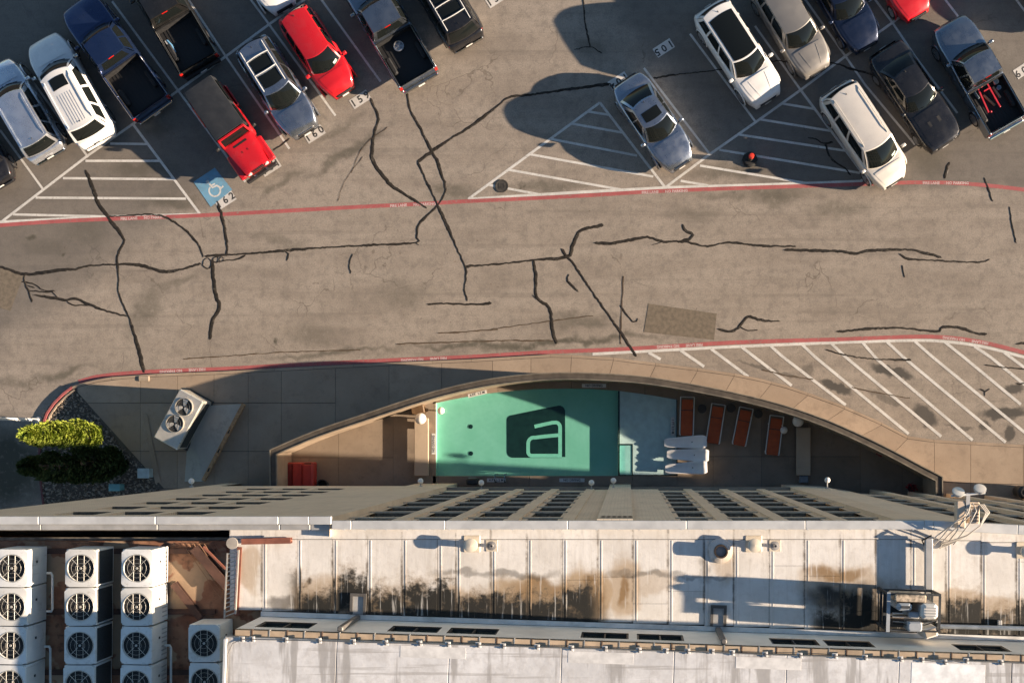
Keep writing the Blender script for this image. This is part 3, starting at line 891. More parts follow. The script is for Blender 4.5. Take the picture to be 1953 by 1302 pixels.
def wall_strip(d0, d1, z0, z1, name, mat):
    A = offs(full, d0); B = offs(full, d1); n = len(full)
    vs = [(*p, z0) for p in A] + [(*p, z1) for p in A] + [(*p, z1) for p in B] + [(*p, z0) for p in B]
    fs = []
    for i in range(n - 1):
        for r in range(4):
            q = (r + 1) % 4
            fs.append((r * n + i, r * n + i + 1, q * n + i + 1, q * n + i)[::-1])
    fs += [(0, n, 2 * n, 3 * n), (n - 1, 4 * n - 1, 3 * n - 1, 2 * n - 1)]
    o = MB().add(vs, fs).build(name, mat, ew)
    o.location = -eo
    return o
wall_strip(.02, .24, -.02, WALL_H - .06, 'wall_body', M_WALLP)
wall_strip(-.02, .28, WALL_H - .059, WALL_H - .02, 'coping', M_COPED)
wall_strip(-.03, .012, WALL_H - .10, WALL_H + .02, 'coping_edge', M_COPEL)
wall_strip(.248, .29, WALL_H - .10, WALL_H + .02, 'coping_edge', M_COPEL)

# ============================================================ THE HOTEL
def brick_material(name, c1, c2):
    m = NT(name)
    bt = m.n('ShaderNodeTexBrick')
    mp = m.n('ShaderNodeMapping'); m.set(mp.inputs[0], m.pos()); mp.inputs['Rotation'].default_value = (R(90), 0, 0)
    m.set(bt.inputs['Vector'], mp.outputs[0])
    bt.inputs['Scale'].default_value = 1.0; bt.inputs['Brick Width'].default_value = .21; bt.inputs['Row Height'].default_value = .075; bt.inputs['Mortar Size'].default_value = .008
    bt.inputs['Color1'].default_value = (*c1, 1); bt.inputs['Color2'].default_value = (*c2, 1); bt.inputs['Mortar'].default_value = (*mul(c1, .75), 1)
    c = m.mix(m.ramp(m.noise(.7, 6), .3, .75, 0, .5), bt.outputs[0], mul(c1, .72))
    c = m.mix(m.ramp(m.noise(2.0, 6, stretch=(3, 3, .2)), .5, .75, 0, .35), c, mul(c1, .55))
    m.bump(bt.outputs['Fac'], -.2, .01)
    return m.out(c, .9)
M_BRICK = brick_material('tan_brick', (.84, .66, .47), (.90, .73, .54))
M_BRICK2 = brick_material('pale_brick', (.86, .70, .52), (.90, .76, .58))
M_LEDGE = pbr('window_ledge', (.64, .53, .40), .7, var=.12, scale=3)
M_SILL = pbr('shaded_sill_grille', (.17, .13, .09), .7, var=.35, scale=12)  # sill grilles toned dark to carry the recess shade
M_GLASS = pbr('window_glass', (.012, .014, .016), .08, var=.1, spec=.6)
M_COPW = pbr('white_coping_metal', (.62, .62, .60), .45, .25, var=.08, scale=2, dirt=.12)
M_GREYM = pbr('grey_flashing', (.42, .42, .41), .5, .2, var=.12, scale=2, dirt=.3)
ROOF_Z = 22.95; TOP_Z = 23.2
XL0, XL1, YL = -18.27, -7.78, -2.09       # left block
hotel = thing('hotel_building', 'tan brick hotel block with window bays and white metal roof edge', 'building', (0, -2.2, 0))
HO = Vector((0, -2.2, 0))
def hb(mb, name, mat, parent=None, smooth=False):
    o = mb.build(name, mat, parent or hotel, smooth)
    if parent is None:
        o.location = -HO
    return o
def wall_holes(x0, x1, z0, z1, y, holes):
    # front face (towards +y) with rectangular openings
    xs = sorted({x0, x1} | {h[0] for h in holes} | {h[1] for h in holes})
    zs = sorted({z0, z1} | {h[2] for h in holes} | {h[3] for h in holes})
    mb = MB()
    for i in range(len(xs) - 1):
        for j in range(len(zs) - 1):
            cx, cz = (xs[i] + xs[i + 1]) / 2, (zs[j] + zs[j + 1]) / 2
            if any(h[0] < cx < h[1] and h[2] < cz < h[3] for h in holes):
                continue
            mb.add([(xs[i + 1], y, zs[j]), (xs[i], y, zs[j]), (xs[i], y, zs[j + 1]), (xs[i + 1], y, zs[j + 1])], [(0, 1, 2, 3)])
    return mb
# ---- left block: splayed slit windows
rows = [6.2 + 2.53 * k for k in range(7)]
holes = []
for k, z in enumerate(rows):
    for c in range(6):
        x = -15.62 + 1.46 * c
        if x + 1.15 < -8.9 and not (c > 2):
            holes.append((x, x + 1.15, z - .65, z + .65))
store = (-17.6, -9.6, .0, 3.0)
wl = wall_holes(XL0, XL1, 0, TOP_Z - .05, YL, holes + [store])
wl.add([(XL1, YL, 0), (XL1, YL, TOP_Z - .05), (XL1, -2.6, TOP_Z - .05), (XL1, -2.6, 0)], [(0, 1, 2, 3)])
wl.add([(XL0, YL, 0), (XL0, -18, 0), (XL0, -18, TOP_Z - .05), (XL0, YL, TOP_Z - .05)], [(0, 1, 2, 3)])
wl.box(XL0 + .01, XL1 - .01, -18, YL - .45, 3.0, 20.3)
hb(wl, 'wall', M_BRICK)
hb(MB().box(store[0], store[1], YL - .42, YL - .36, .1, 3.0), 'shopfront_glass', M_GLASS)
hb(MB().box(store[0], store[1], YL - .36, YL - .02, 3.0, 3.06), 'shopfront_head', M_GREYM)
for k in range(6):
    x = store[0] + 1.6 * k
    hb(MB().box(x, x + .07, YL - .36, YL - .26, .1, 3.0), 'shopfront_mullion', M_GREYM)
for x0, x1, z0, z1 in holes:
    d = .10
    o = hb(MB().add([(x0, YL - d, z0), (x0, YL - d, z1), (x1, YL - .004, z1), (x1, YL - .004, z0)], [(0, 1, 2, 3)]), 'window', M_GLASS)
    hb(MB().add([(x0, YL, z0), (x0, YL - d, z0), (x1, YL, z0)], [(0, 1, 2)]), 'sill', M_SILL, o)
    hb(MB().add([(x0, YL, z0), (x0, YL, z1), (x0, YL - d, z1), (x0, YL - d, z0)], [(0, 1, 2, 3)]), 'jamb', M_BRICK, o)
    hb(MB().add([(x0, YL, z1), (x1, YL, z1), (x0, YL - d, z1)], [(0, 1, 2)]), 'head', M_BRICK, o)
# ---- middle: bays between piers
def bay(x0, x1, M=None, parent=None, n=7, yb=-2.27, tag_=''):
    hs = []
    w = x1 - x0
    for k in range(n):
        z = 6.2 + 2.62 * k
        if z + .8 < TOP_Z - .2:
            hs.append((x0 + .16, x1 - .16, z - .85, z + .85))
    T = M if M is not None else Matrix.Identity(4)
    def tr(mb):
        mb.v = [tuple(T @ Vector(v)) for v in mb.v]
        return mb
    hb(tr(wall_holes(x0, x1, 3.3, TOP_Z - .05, yb, hs)), 'bay_wall', M_BRICK)
    for a, b, z0, z1 in hs:
        o = hb(tr(MB().box(a - .02, b + .02, yb - .16, yb - .105, z0, z1)), 'window', M_GLASS)
        hb(tr(MB().box(a, b, yb - .104, yb - .002, z0 - .04, z0 + .002)), 'sill', M_SILL, o)
        hb(tr(MB().box((a + b) / 2 - .02, (a + b) / 2 + .02, yb - .104, yb - .085, z0 + .01, z1)), 'mullion', M_SILL, o)
        hb(tr(MB().box(x0 + .002, x1 - .002, yb + .001, yb + .045, z0 - .16, z0 - .02)), 'window_ledge', M_LEDGE)
def pier(x0, x1, y, z0, M=None, yb=-2.38, mat=None):
    T = M if M is not None else Matrix.Identity(4)
    mb = MB().box(x0, x1, yb, y, z0, TOP_Z - .06)
    mb.v = [tuple(T @ Vector(v)) for v in mb.v]
    hb(mb, 'pier', mat or M_BRICK)
px_ = [-7.77, -6.13, -4.62, -3.10, -1.60]
for x in px_[1:]:
    pier(x - .17, x + .17, -2.20, 3.3)
pl = [-7.76] + px_[1:]
for a, b in zip([-7.76, -5.96, -4.45, -2.93, -1.43], [-6.30, -4.79, -3.27, -1.77, -.80]):
    if b - a > 1.05:
        bay(a, b)
    else:
        hb(wall_holes(a, b, 3.3, TOP_Z - .05, -2.23, []), 'bay_wall', M_BRICK)
pier(-.80, .14, -2.13, 0, mat=M_BRICK2)
pier(.141, 1.30, -2.21, 3.3, mat=M_BRICK2)
for x in (2.56, 4.10, 5.70):
    pier(x - .17, x + .17, -2.20, 3.3)
for a, b in zip([1.301, 2.73, 4.27, 5.87], [2.39, 3.93, 5.53, 7.0]):
    bay(a, b)
pier(7.0, 7.75, -2.14, 0)
# open brickwork panel at the head of the middle tower
pan = None
for k in range(6):
    x = -.72 + .145 * k
    o = hb(MB().box(x, x + .13, -2.131, -2.122, 21.9, 22.75), 'screen_block', pbr('screen_block', (.40, .33, .25), .9))
    hb(MB().box(x + .03, x + .10, -2.121, -2.118, 22.0, 22.65), 'screen_opening', M_SILL, o)
for k in range(9):
    x = .2 + .125 * k
    hb(MB().box(x, x + .03, -2.21, -2.19, 22.2, 22.8), 'brick_rib', M_BRICK)
# ground floor behind the bays, with a canopy beam
hb(MB().box(-7.77, 7.0, -3.2, -2.52, .08, 3.3), 'ground_floor_wall', pbr('dark_glazing', (.05, .05, .048), .3, var=.3))
hb(MB().box(-7.77, -.81, -2.58, -2.14, 3.0, 3.28), 'canopy_beam', pbr('canopy_concrete', (.22, .20, .17), .85))
hb(MB().box(.145, 6.99, -2.58, -2.14, 3.0, 3.28), 'canopy_beam', pbr('canopy_concrete', (.22, .20, .17), .85))
hb(MB().box(-7.7, 7.7, -18, -2.62, 3.4, 20.5), 'wall', M_BRICK)
# ---- right wing, turned three degrees
ANG = R(-3.0)
TW = Matrix.Translation(Vector((7.75, -2.14, 0))) @ Matrix.Rotation(ANG, 4, 'Z') @ Matrix.Translation(Vector((-7.75, 2.14, 0)))
def wing(mb):
    mb.v = [tuple(TW @ Vector(v)) for v in mb.v]
    return mb
x = 7.76
pier(7.76, 8.9, -2.15, 0, TW, mat=M_BRICK2)
pier(8.9, 9.7, -2.24, 0, TW)
x = 9.7
k = 0
while x < 24:
    bay(x, x + 1.35, TW, yb=-2.30)
    pier(x + 1.35, x + 1.75, -2.19, 0, TW)
    x += 1.75; k += 1
hb(wing(MB().box(9.7, 24, -3.4, -2.9, .08, 3.3)), 'ground_floor_wall', pbr('dark_glazing', (.05, .05, .048), .3))
hb(wing(MB().box(7.8, 25, -18, -2.66, 3.3, 20.5)), 'wall', M_BRICK)
hb(wing(MB().box(9.71, 24, -2.88, -2.28, 3.0, 3.28)), 'canopy_beam', pbr('canopy_concrete', (.22, .20, .17), .85))
# ---- roof edge copings
def coping(x0, x1, y0, y1, z, M=None, mat=None):
    mb = MB().cbox(x0, x1, y0, y1, z - .10, z, .012)
    if M is not None:
        mb.v = [tuple(M @ Vector(v)) for v in mb.v]
    hb(mb, 'roof_coping', mat or M_COPW)
cx = [-18.3, -15.35, -12.3, -9.1, -8.3, -7.72]
for a, b in zip(cx[:-1], cx[1:]):
    coping(a, b - .012, -2.265, -2.055, TOP_Z + .01)
    coping(a, b - .012, -2.42, -2.269, TOP_Z - .12, mat=M_GREYM)
cx = [-7.715, -7.2, -4.75, -1.55, 1.55, 4.65, 7.75]
for a, b in zip(cx[:-1], cx[1:]):
    coping(a, b - .012, -2.395, -2.165, TOP_Z)
cx = [7.752, 8.0, 10.2, 13.3, 16.4, 19.5, 22.6, 25]
for a, b in zip(cx[:-1], cx[1:]):
    coping(a, b - .012, -2.40, -2.15, TOP_Z, TW)

# ---- main roof: membrane sheets
def roof_material():
    m = NT('white_roof_membrane')
    wv = m.warp(.8, 1.3)
    c = m.mix(m.ramp(m.noise(.9, 3), .3, .7), (.69, .66, .615), (.81, .785, .745))
    c = m.mix(m.ramp(m.noise(5, 4, rough=.75), .45, .75, 0, .35), c, (.46, .42, .36))
    info = m.n('ShaderNodeObjectInfo').outputs['Random']
    c = m.mix(m.ramp(info, 0, 1, 0, .22), c, (.50, .46, .40))
    c = m.mix(m.ramp(m.noise(1.4, 4, stretch=(5, .35, 1)), .5, .72, 0, .4), c, (.50, .46, .40))
    def band(lst, col, cc, soft, vec=wv):
        acc = None
        for x, y, rx, ry, k in lst:
            b = m.math('MULTIPLY', m.blob(vec, G(x, y, ROOF_Z), rx * PM(ROOF_Z), ry * PM(ROOF_Z), -.03, soft), k)
            acc = b if acc is None else m.math('MAXIMUM', acc, b)
        return m.mix(acc, cc, col)
    # dried puddle rings and ponding stains near the penthouse
    c = band([(1115, 1140, 60, 62, .8), (1000, 1150, 90, 52, .75), (880, 1155, 60, 40, .6), (1190, 1120, 36, 62, .65), (620, 1135, 70, 40, .5), (1600, 1110, 90, 36, .5), (1860, 1150, 110, 26, .55),
              (1385, 1075, 22, 40, .45), (1240, 1110, 60, 26, .4), (480, 1085, 26, 50, .55)], (.38, .25, .12), c, .3)
    c = band([(1117, 1105, 15, 18, .9), (1130, 1140, 18, 40, .8), (1190, 1125, 10, 32, .8), (1030, 1125, 60, 22, .75), (1600, 1095, 60, 14, .8)], (.22, .12, .035), c, .5)
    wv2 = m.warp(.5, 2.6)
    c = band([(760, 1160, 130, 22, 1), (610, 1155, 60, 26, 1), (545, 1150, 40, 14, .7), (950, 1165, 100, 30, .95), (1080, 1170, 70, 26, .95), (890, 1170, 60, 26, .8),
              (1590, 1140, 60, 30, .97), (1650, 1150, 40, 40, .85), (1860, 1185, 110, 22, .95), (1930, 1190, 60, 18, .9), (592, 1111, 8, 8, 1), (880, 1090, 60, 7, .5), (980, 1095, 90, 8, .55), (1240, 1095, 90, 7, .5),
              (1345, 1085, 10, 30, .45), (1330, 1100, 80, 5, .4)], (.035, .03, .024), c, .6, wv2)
    # standing-water grime along the penthouse foot
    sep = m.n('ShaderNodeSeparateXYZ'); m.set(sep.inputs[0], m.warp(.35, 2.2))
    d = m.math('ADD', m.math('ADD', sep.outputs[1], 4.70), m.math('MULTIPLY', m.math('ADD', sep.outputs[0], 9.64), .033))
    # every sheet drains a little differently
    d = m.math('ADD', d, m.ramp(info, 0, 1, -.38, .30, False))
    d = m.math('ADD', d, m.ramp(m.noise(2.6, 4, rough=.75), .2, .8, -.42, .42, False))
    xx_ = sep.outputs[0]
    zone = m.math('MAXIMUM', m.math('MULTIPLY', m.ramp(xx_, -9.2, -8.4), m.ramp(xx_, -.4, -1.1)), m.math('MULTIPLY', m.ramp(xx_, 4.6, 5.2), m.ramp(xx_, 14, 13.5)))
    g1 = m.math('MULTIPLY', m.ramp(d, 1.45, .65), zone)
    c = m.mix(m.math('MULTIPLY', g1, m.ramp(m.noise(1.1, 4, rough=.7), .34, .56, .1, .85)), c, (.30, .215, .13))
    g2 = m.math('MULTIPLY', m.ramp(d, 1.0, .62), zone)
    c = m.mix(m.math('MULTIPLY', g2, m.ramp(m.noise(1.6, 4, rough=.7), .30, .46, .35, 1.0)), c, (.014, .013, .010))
    gx = m.n('ShaderNodeSeparateXYZ'); m.set(gx.inputs[0], m.n('ShaderNodeTexCoord').outputs['Generated'])
    edge = m.ramp(m.math('ABSOLUTE', m.math('SUBTRACT', gx.outputs[0], .5)), .44, .5)
    c = m.mix(m.math('MULTIPLY', edge, m.ramp(m.noise(1.3, 5, rough=.75), .42, .62, .05, .8)), c, (.10, .075, .05))
    c = m.mix(m.ramp(m.noise(1.0, 4, stretch=(9, .5, 1), rough=.7), .56, .70, 0, .5), c, (.80, .78, .74))
    m.bump(m.noise(9, 2), .12, .03)
    return m.out(c, .75)
M_ROOF = roof_material()
hb(MB().box(-9.62, 7.75, -18, -2.37, 20.6, ROOF_Z - .02), 'roof_deck', pbr('roof_seam', (.05, .045, .04), .9))
hb(wing(MB().box(7.75, 25, -18, -2.37, 20.6, ROOF_Z - .021)), 'roof_deck', pbr('roof_seam', (.05, .045, .04), .9))
seams = [438, 499, 566, 634, 700, 766, 834, 869, 936, 1005, 1072, 1140, 1207, 1274, 1343, 1399, 1467, 1534, 1602, 1670, 1737, 1804, 1871, 1938, 2005]
K = 1 / PM(ROOF_Z)
def PHY(x):       # line of the penthouse foot
    return -4.70 - .033 * (x + 9.64)
rr = random.Random(5)
for a, b in zip(seams[:-1], seams[1:]):
    x0 = (a - NX) / K + .006; x1 = (b - NX) / K - .006
    drop = max(0, x0 - 7.75) * .052
    y0 = PHY(x0) + .14; y1 = -2.68 - drop
    segs = sorted([y1, y0] + ([rr.uniform(y0 + .5, y1 - .4)] if rr.random() < .6 else []), reverse=True)
    for s0, s1 in zip(segs[:-1], segs[1:]):
        hb(MB().cbox(x0, x1, s1 + .003, s0 - .003, ROOF_Z - .03, ROOF_Z, .003), 'roof_sheet', M_ROOF)
    hb(MB().cbox(x0 + .08, x0 + .115, y0 + .02, y1 - .02, ROOF_Z - .01, ROOF_Z + .007, .004), 'sheet_lap', M_ROOF)
    # strip against the parapet
    hb(MB().cbox(x0 - .01, x1 + .01, y1 + .012, -2.405 - drop, ROOF_Z - .03, ROOF_Z + .012, .006), 'flashing_strip', M_ROOF)
# clips along the coping
clip_me = MB().box(-.02, .02, -.015, .015, 0, .02).mesh('coping_clip', M_COPW)
for k in range(28):
    x = -7.4 + .55 * k
    o = place('coping_clip', clip_me, hotel, (x, -2.40 + 2.2, TOP_Z - .02))

# ============================================================ PENTHOUSE
PH_ROOF = 25.15
ph = thing('penthouse', 'long white roofed penthouse storey at the bottom of the picture', 'penthouse', (-9.64, -4.70, ROOF_Z), math.atan(-.033))
M_PHW = pbr('penthouse_cladding', (.86, .80, .72), .7, var=.08, scale=1.2, dirt=.2)
def phroof_material():
    m = NT('upper_roof_coating')
    v = m.pos()
    c = m.mix(m.ramp(m.noise(.8, 6), .3, .7), (.55, .545, .54), (.74, .735, .73))
    c = m.mix(m.ramp(m.noise(3, 5, rough=.75), .40, .70, 0, .6), c, (.45, .43, .41))
    c = m.mix(m.ramp(m.noise(1.1, 4, stretch=(2.2, .25, 1)), .52, .62, 0, .85), c, (.34, .325, .31))
    c = m.mix(m.ramp(m.noise(1.0, 4, stretch=(.25, 6, 1)), .55, .64, 0, .6), c, (.34, .32, .30))
    m.bump(m.noise(6, 5), .15, .03)
    return m.out(c, .7)
M_PHR = phroof_material()
L_ = 22.0
wins = [(-9.30, -7.95), (-6.0, -4.75), (-4.52, -3.28), (-1.17, .03), (.24, 1.42), (3.62, 4.82), (5.0, 6.2), (8.3, 9.6)]
wm = wall_holes(0, L_, -.05, PH_ROOF - ROOF_Z - .25, 0, [(a + 9.64, b + 9.64, .75, 1.62) for a, b in wins])
wm.add([(0, 0, -.05), (0, -9, -.05), (0, -9, PH_ROOF - ROOF_Z - .25), (0, 0, PH_ROOF - ROOF_Z - .25)], [(0, 1, 2, 3)])
wm.build('wall', M_PHW, ph)
MB().box(0, L_, .012, .135, -.01, .035).build('base_flashing', pbr('white_flashing', (.76, .75, .72), .6, var=.12, scale=2, dirt=.5), ph)
M_PHGL = pbr('penthouse_glass', (.03, .045, .045), .06, var=.5, scale=6)
for a, b in wins:
    a += 9.64; b += 9.64
    w = MB().box(a, b, -.12, -.09, .75, 1.62).build('window', M_PHGL, ph)
    f = MB()
    for q in ((a, a + .05, .75, 1.62), (b - .05, b, .75, 1.62), ((a + b) / 2 - .02, (a + b) / 2 + .02, .80, 1.57)):
        f.box(q[0], q[1], -.085, -.02, q[2], q[3])
    f.box(a + .051, b - .051, -.085, -.02, .75, .80); f.box(a + .051, b - .051, -.085, -.02, 1.57, 1.62)
    f.build('window_frame', pbr('dark_frame', (.04, .038, .035), .5), w)
# gutter boxes under the roof edge
hz = PH_ROOF - ROOF_Z
M_GUT = pbr('tan_gutter', (.48, .37, .26), .7, var=.2, scale=2, dirt=.3)
x = 0.0; k = 0
while x < L_:
    MB().box(x, x + .40, -.16, -.02, hz - .246, hz - .16).build('gutter_board', M_GUT, ph)
    MB().box(x + .402, x + .425, -.165, .004, hz - .248, hz - .152).build('gutter_bracket', M_GREYM if k % 2 else pbr('rusty_iron', (.10, .06, .04), .9), ph)
    x += .43; k += 1
MB().box(-.22, L_, -.20, -.168, hz - .20, hz - .035).build('fascia', M_GREYM, ph)
for a in np.arange(-.2, L_, 2.75):
    MB().cbox(a, min(L_, a + 2.74), -9, -.172, hz - .03, hz, .012).build('roof_sheet', M_PHR, ph)
MB().box(-.2, L_, -9, -.2, hz - .2, hz - .032).build('roof_deck', M_GREYM, ph)
for k, a in enumerate((4.1, 8.2, 12.3)):
    MB().cbox(a, a + 1.6, -.52, -.24, hz + .0005, hz + .004, .002).build('patch_sheet', pbr('fresh_roof_patch', (.66, .645, .62), .7), ph)
MB().cbox(16.6, 18.4, -2.5, -.24, hz + .0005, hz + .004, .002).build('patch_sheet', pbr('white_roof_patch', (.82, .82, .81), .6), ph)
MB().cbox(-.21, -.13, -9, -.205, hz + .001, hz + .06, .01).build('roof_edge_strip', M_COPW, ph)
# downpipes on the penthouse wall with splash pads on the roof
M_PIPEG = pbr('dark_downpipe', (.16, .15, .14), .5, .3)
for xx in (2.55, 12.02):
    MB().cbox(xx - .07, xx + .07, .012, .13, .05, hz - .25, .02).build('downpipe', M_PIPEG, ph)
    pd = MB()
    pd.box(xx - .21, xx - .14, .14, .62, .02, .07); pd.box(xx + .14, xx + .21, .14, .62, .02, .07); pd.box(xx - .21, xx + .21, .621, .70, .02, .07)
    pd.build('splash_kerb', pbr('splash_dark', (.09, .085, .08), .8), ph)
    MB().box(xx - .135, xx + .135, .15, .615, .02, .035).build('splash_pad', M_GREYM, ph)
# lightning cable and its pads
pads = [(461, 1218), (481, 1218), (544, 1219.5), (608, 1221), (673, 1223), (735, 1225), (800, 1226), (854, 1228), (912, 1229), (959, 1231), (1024, 1233), (1089, 1235), (1153, 1236), (1218, 1239), (1269, 1240),
        (1311, 1241), (1357, 1241), (1396, 1244), (1459, 1247), (1525, 1249), (1592, 1250), (1649, 1253), (1717, 1256), (1757, 1257), (1801, 1262), (1842, 1259), (1908, 1262)]
cab = thing('lightning_cable', 'thin grey cable on white square pads along the upper roof edge', 'cable', G3(461, 1218, PH_ROOF))
co = G3(461, 1218, PH_ROOF)
pts = [G3(433, 1302, PH_ROOF), G3(436, 1245, PH_ROOF), G3(444, 1226, PH_ROOF)] + [G3(x, y, PH_ROOF) for x, y in pads] + [G3(1990, 1266, PH_ROOF)]
MB().tube([p - co + Vector((0, 0, .03)) for p in pts], .010, 6).build('cable_run', pbr('grey_cable', (.22, .21, .20), .5, .5), cab, 40)
M_PAD = pbr('white_pad', (.66, .65, .63), .6)
pad_me = MB().cbox(-.068, .068, -.068, .068, 0, .014, .005).mesh('cable_pad', M_PAD)
cl_me = MB().box(-.018, .018, -.055, .055, .018, .04).mesh('pad_clip', pbr('clip_steel', (.2, .2, .2), .4, .8))
for x, y in pads:
    p = G3(x, y, PH_ROOF) - co
    o = place('cable_pad', pad_me, cab, (p.x, p.y, .004), rr.uniform(-.1, .1))
    place('pad_clip', cl_me, o)

# ============================================================ ROOFTOP THINGS
M_CREAM = pbr('cream_vent_paint', (.66, .58, .46), .5, var=.1)
def cap_vent(x, y, label, r=.18, h=.34):
    p = G3(x, y, ROOF_Z + h)
    t = thing('roof_vent', label, 'roof vent', (p.x, p.y, ROOF_Z), group='capped vents on the main roof')
    MB().cbox(-.22, .22, -.20, .24, 0, .03, .015).build('flashing', M_CREAM, t)
    MB().lathe([(.13, .03), (.085, .10), (.085, h - .12)], n=18).build('pipe', M_CREAM, t, 40)
    MB().lathe([(.08, h - .13), (r, h - .10), (r, h - .02), (r * .6, h), (1e-5, h + .01)], n=22).build('cap', M_CREAM, t, 40)
cap_vent(897, 1040, 'cream mushroom vent on the roof nearest the left red beam')
cap_vent(1440, 1040, 'cream mushroom vent on the roof beside the dark open flue')
cap_vent(1962, 1052, 'cream mushroom vent at the right edge of the roof')
M_LEADP = pbr('stub_pipe', (.32, .31, .30), .5, .3)
for x, y, lb in [(938, 1040, 'short grey pipe stub right of the left mushroom vent'), (1478, 1040, 'short grey pipe stub right of the middle mushroom vent')]:
    p = G3(x, y, ROOF_Z)
    t = thing('pipe_stub', lb, 'pipe', (p.x, p.y, ROOF_Z))
    MB().lathe([(.13, 0), (.12, .02), (.05, .03), (.045, .13), (.03, .13), (.03, .05)], n=14).build('pipe', M_LEADP, t, 40)
    MB().cbox(-.15, .15, -.15, .15, .001, .014, .005).build('flashing', M_CREAM, t)
p = G3(1375, 1051, ROOF_Z + .2)
t = thing('open_flue', 'dark open round flue in a white collar on the roof', 'flue', (p.x, p.y, ROOF_Z))
MB().lathe([(.33, 0), (.32, .05), (.22, .09), (.20, .10)], n=26).build('collar', M_ROOF, t, 40)
MB().lathe([(.18, .08), (.18, .26), (.14, .26), (.14, .02), (1e-5, .02)], n=26).build('pipe', pbr('sooty_metal', (.045, .03, .022), .7, .3), t, 40)
# raised duct on legs
p = G3(1772, 1083, ROOF_Z + .28)
t = thing('cable_trunk', 'long pale grey metal trunk raised on legs across the roof', 'duct', (p.x, p.y, ROOF_Z))
MB().cbox(-.10, .10, -.78, .78, .15, .29, .02).build('trunk', pbr('galvanised_grey', (.40, .40, .39), .5, .3, var=.1), t)
for y in (.55, -.55):
    MB().cbox(-.09, .09, y - .05, y + .05, .0, .15, .01).build('leg', M_GREYM, t)
# equipment rack
RZ = ROOF_Z + .1
p = G3(1722, 1155, ROOF_Z)
rk = thing('equipment_rack', 'dark steel rack crowded with small grey and white equipment boxes', 'equipment rack', (p.x, p.y, ROOF_Z), -.03)
M_STEELD = pbr('dark_steel', (.05, .055, .06), .6, .4, var=.3)
M_WBOX = pbr('white_box_paint', (.66, .64, .60), .45, var=.08, local=True)
M_BLBOX = pbr('grey_box_paint', (.36, .39, .42), .5, var=.1, local=True)
fr_ = MB()
for x in (-.66, .66):
    for y in (-.46, .46):
        fr_.box(x - .03, x + .03, y - .03, y + .03, 0, 1.15)
for z in (.35, 1.12):
    for y in (-.46, .46):
        fr_.box(-.63, .63, y - .025, y + .025, z, z + .06)
    for x in (-.66, .66):
        fr_.box(x - .028, x + .028, -.43, .43, z, z + .055)
fr_.build('rack_frame', M_STEELD, rk)
MB().box(-.69, -.6, -.5, .5, 1.181, 1.20).build('rail', M_BLBOX, rk)
MB().box(-.62, .60, -.42, .40, .42, .46).build('shelf', M_STEELD, rk)
MB().cbox(-.50, .28, .28, .46, .5, 1.30, .02).build('vented_panel', pbr('tan_mottled_panel', (.42, .34, .25), .8, var=.6, scale=9), rk)
b_ = MB().cbox(.14, .56, -.12, .26, .47, 1.42, .06).build('equipment_box', M_WBOX, rk)
for k in range(4):
    MB().box(.24, .50, -.06 + .07 * k, -.03 + .07 * k, 1.421, 1.432).build('vent_slot', M_GREYM, b_)
b_ = MB().cbox(-.46, -.08, .06, .25, .47, 1.35, .05).build('equipment_box', M_BLBOX, rk)
MB().box(-.36, -.14, .12, .19, 1.351, 1.36).build('vent_slot', M_STEELD, b_)
MB().cbox(-.16, .20, -.46, -.22, .47, 1.30, .03).build('equipment_box', M_BLBOX, rk)
MB().cbox(-.12, .16, -.14, .02, .47, 1.2, .03).build('equipment_box', M_BLBOX, rk)
Mr = Matrix.Translation((.45, -.50, 0)) @ Matrix.Rotation(.32, 4, 'Z')
b_ = MB().cbox(-.18, .18, -.13, .13, .35, 1.15, .03, Mr).build('equipment_box', M_WBOX, rk)
MB().cbox(-.14, .14, -.09, .09, 1.151, 1.17, .01, Mr).build('lid', pbr('beige_lid', (.50, .42, .32), .6), b_)
for k in range(5):
    z = 1.02 + .02 * k
    MB().tube([(-.5, -.1 - .05 * k, z), (-.1, -.08 - .06 * k, z + .05), (.3, -.12 - .05 * k, z), (.62, -.2, z)], .012, 5).build('cable', pbr('pale_cable', (.5, .46, .4), .6) if k % 2 else M_DARK, rk)
MB().box(-.58, -.2, -.40, -.16, .9, 1.0).build('battery_tray', pbr('brown_tray', (.10, .075, .055), .8), rk)
for k in range(3):
    MB().box(-.5, -.22, -.06 - .045 * k, -.035 - .045 * k, 1.0, 1.03).build('tray_rib', M_WBOX, rk)
# conduit along the roof
p0 = G3(1785, 1193, ROOF_Z + .15); p1 = G3(2010, 1199, ROOF_Z + .15)
t = thing('roof_conduit', 'straight pale blue grey conduit pipe running along the penthouse foot', 'pipe', (p0.x, p0.y, ROOF_Z))
MB().tube([(0, 0, .16), (p1.x - p0.x, p1.y - p0.y, .16)], .06, 12).build('pipe', pbr('blue_grey_pipe', (.36, .40, .44), .35, .5), t, 40)
for f in (.02, .55):
    x = (p1.x - p0.x) * f
    MB().cbox(x - .05, x + .05, -.12, .14, .0, .10, .01).build('pipe_support', M_GREYM, t)
MB().lathe([(.085, 0), (.085, .06)], n=12, M=Matrix.Rotation(R(90), 4, 'Y')).build('pipe_collar', M_STEELD, t).location = (.0, 0, .16)

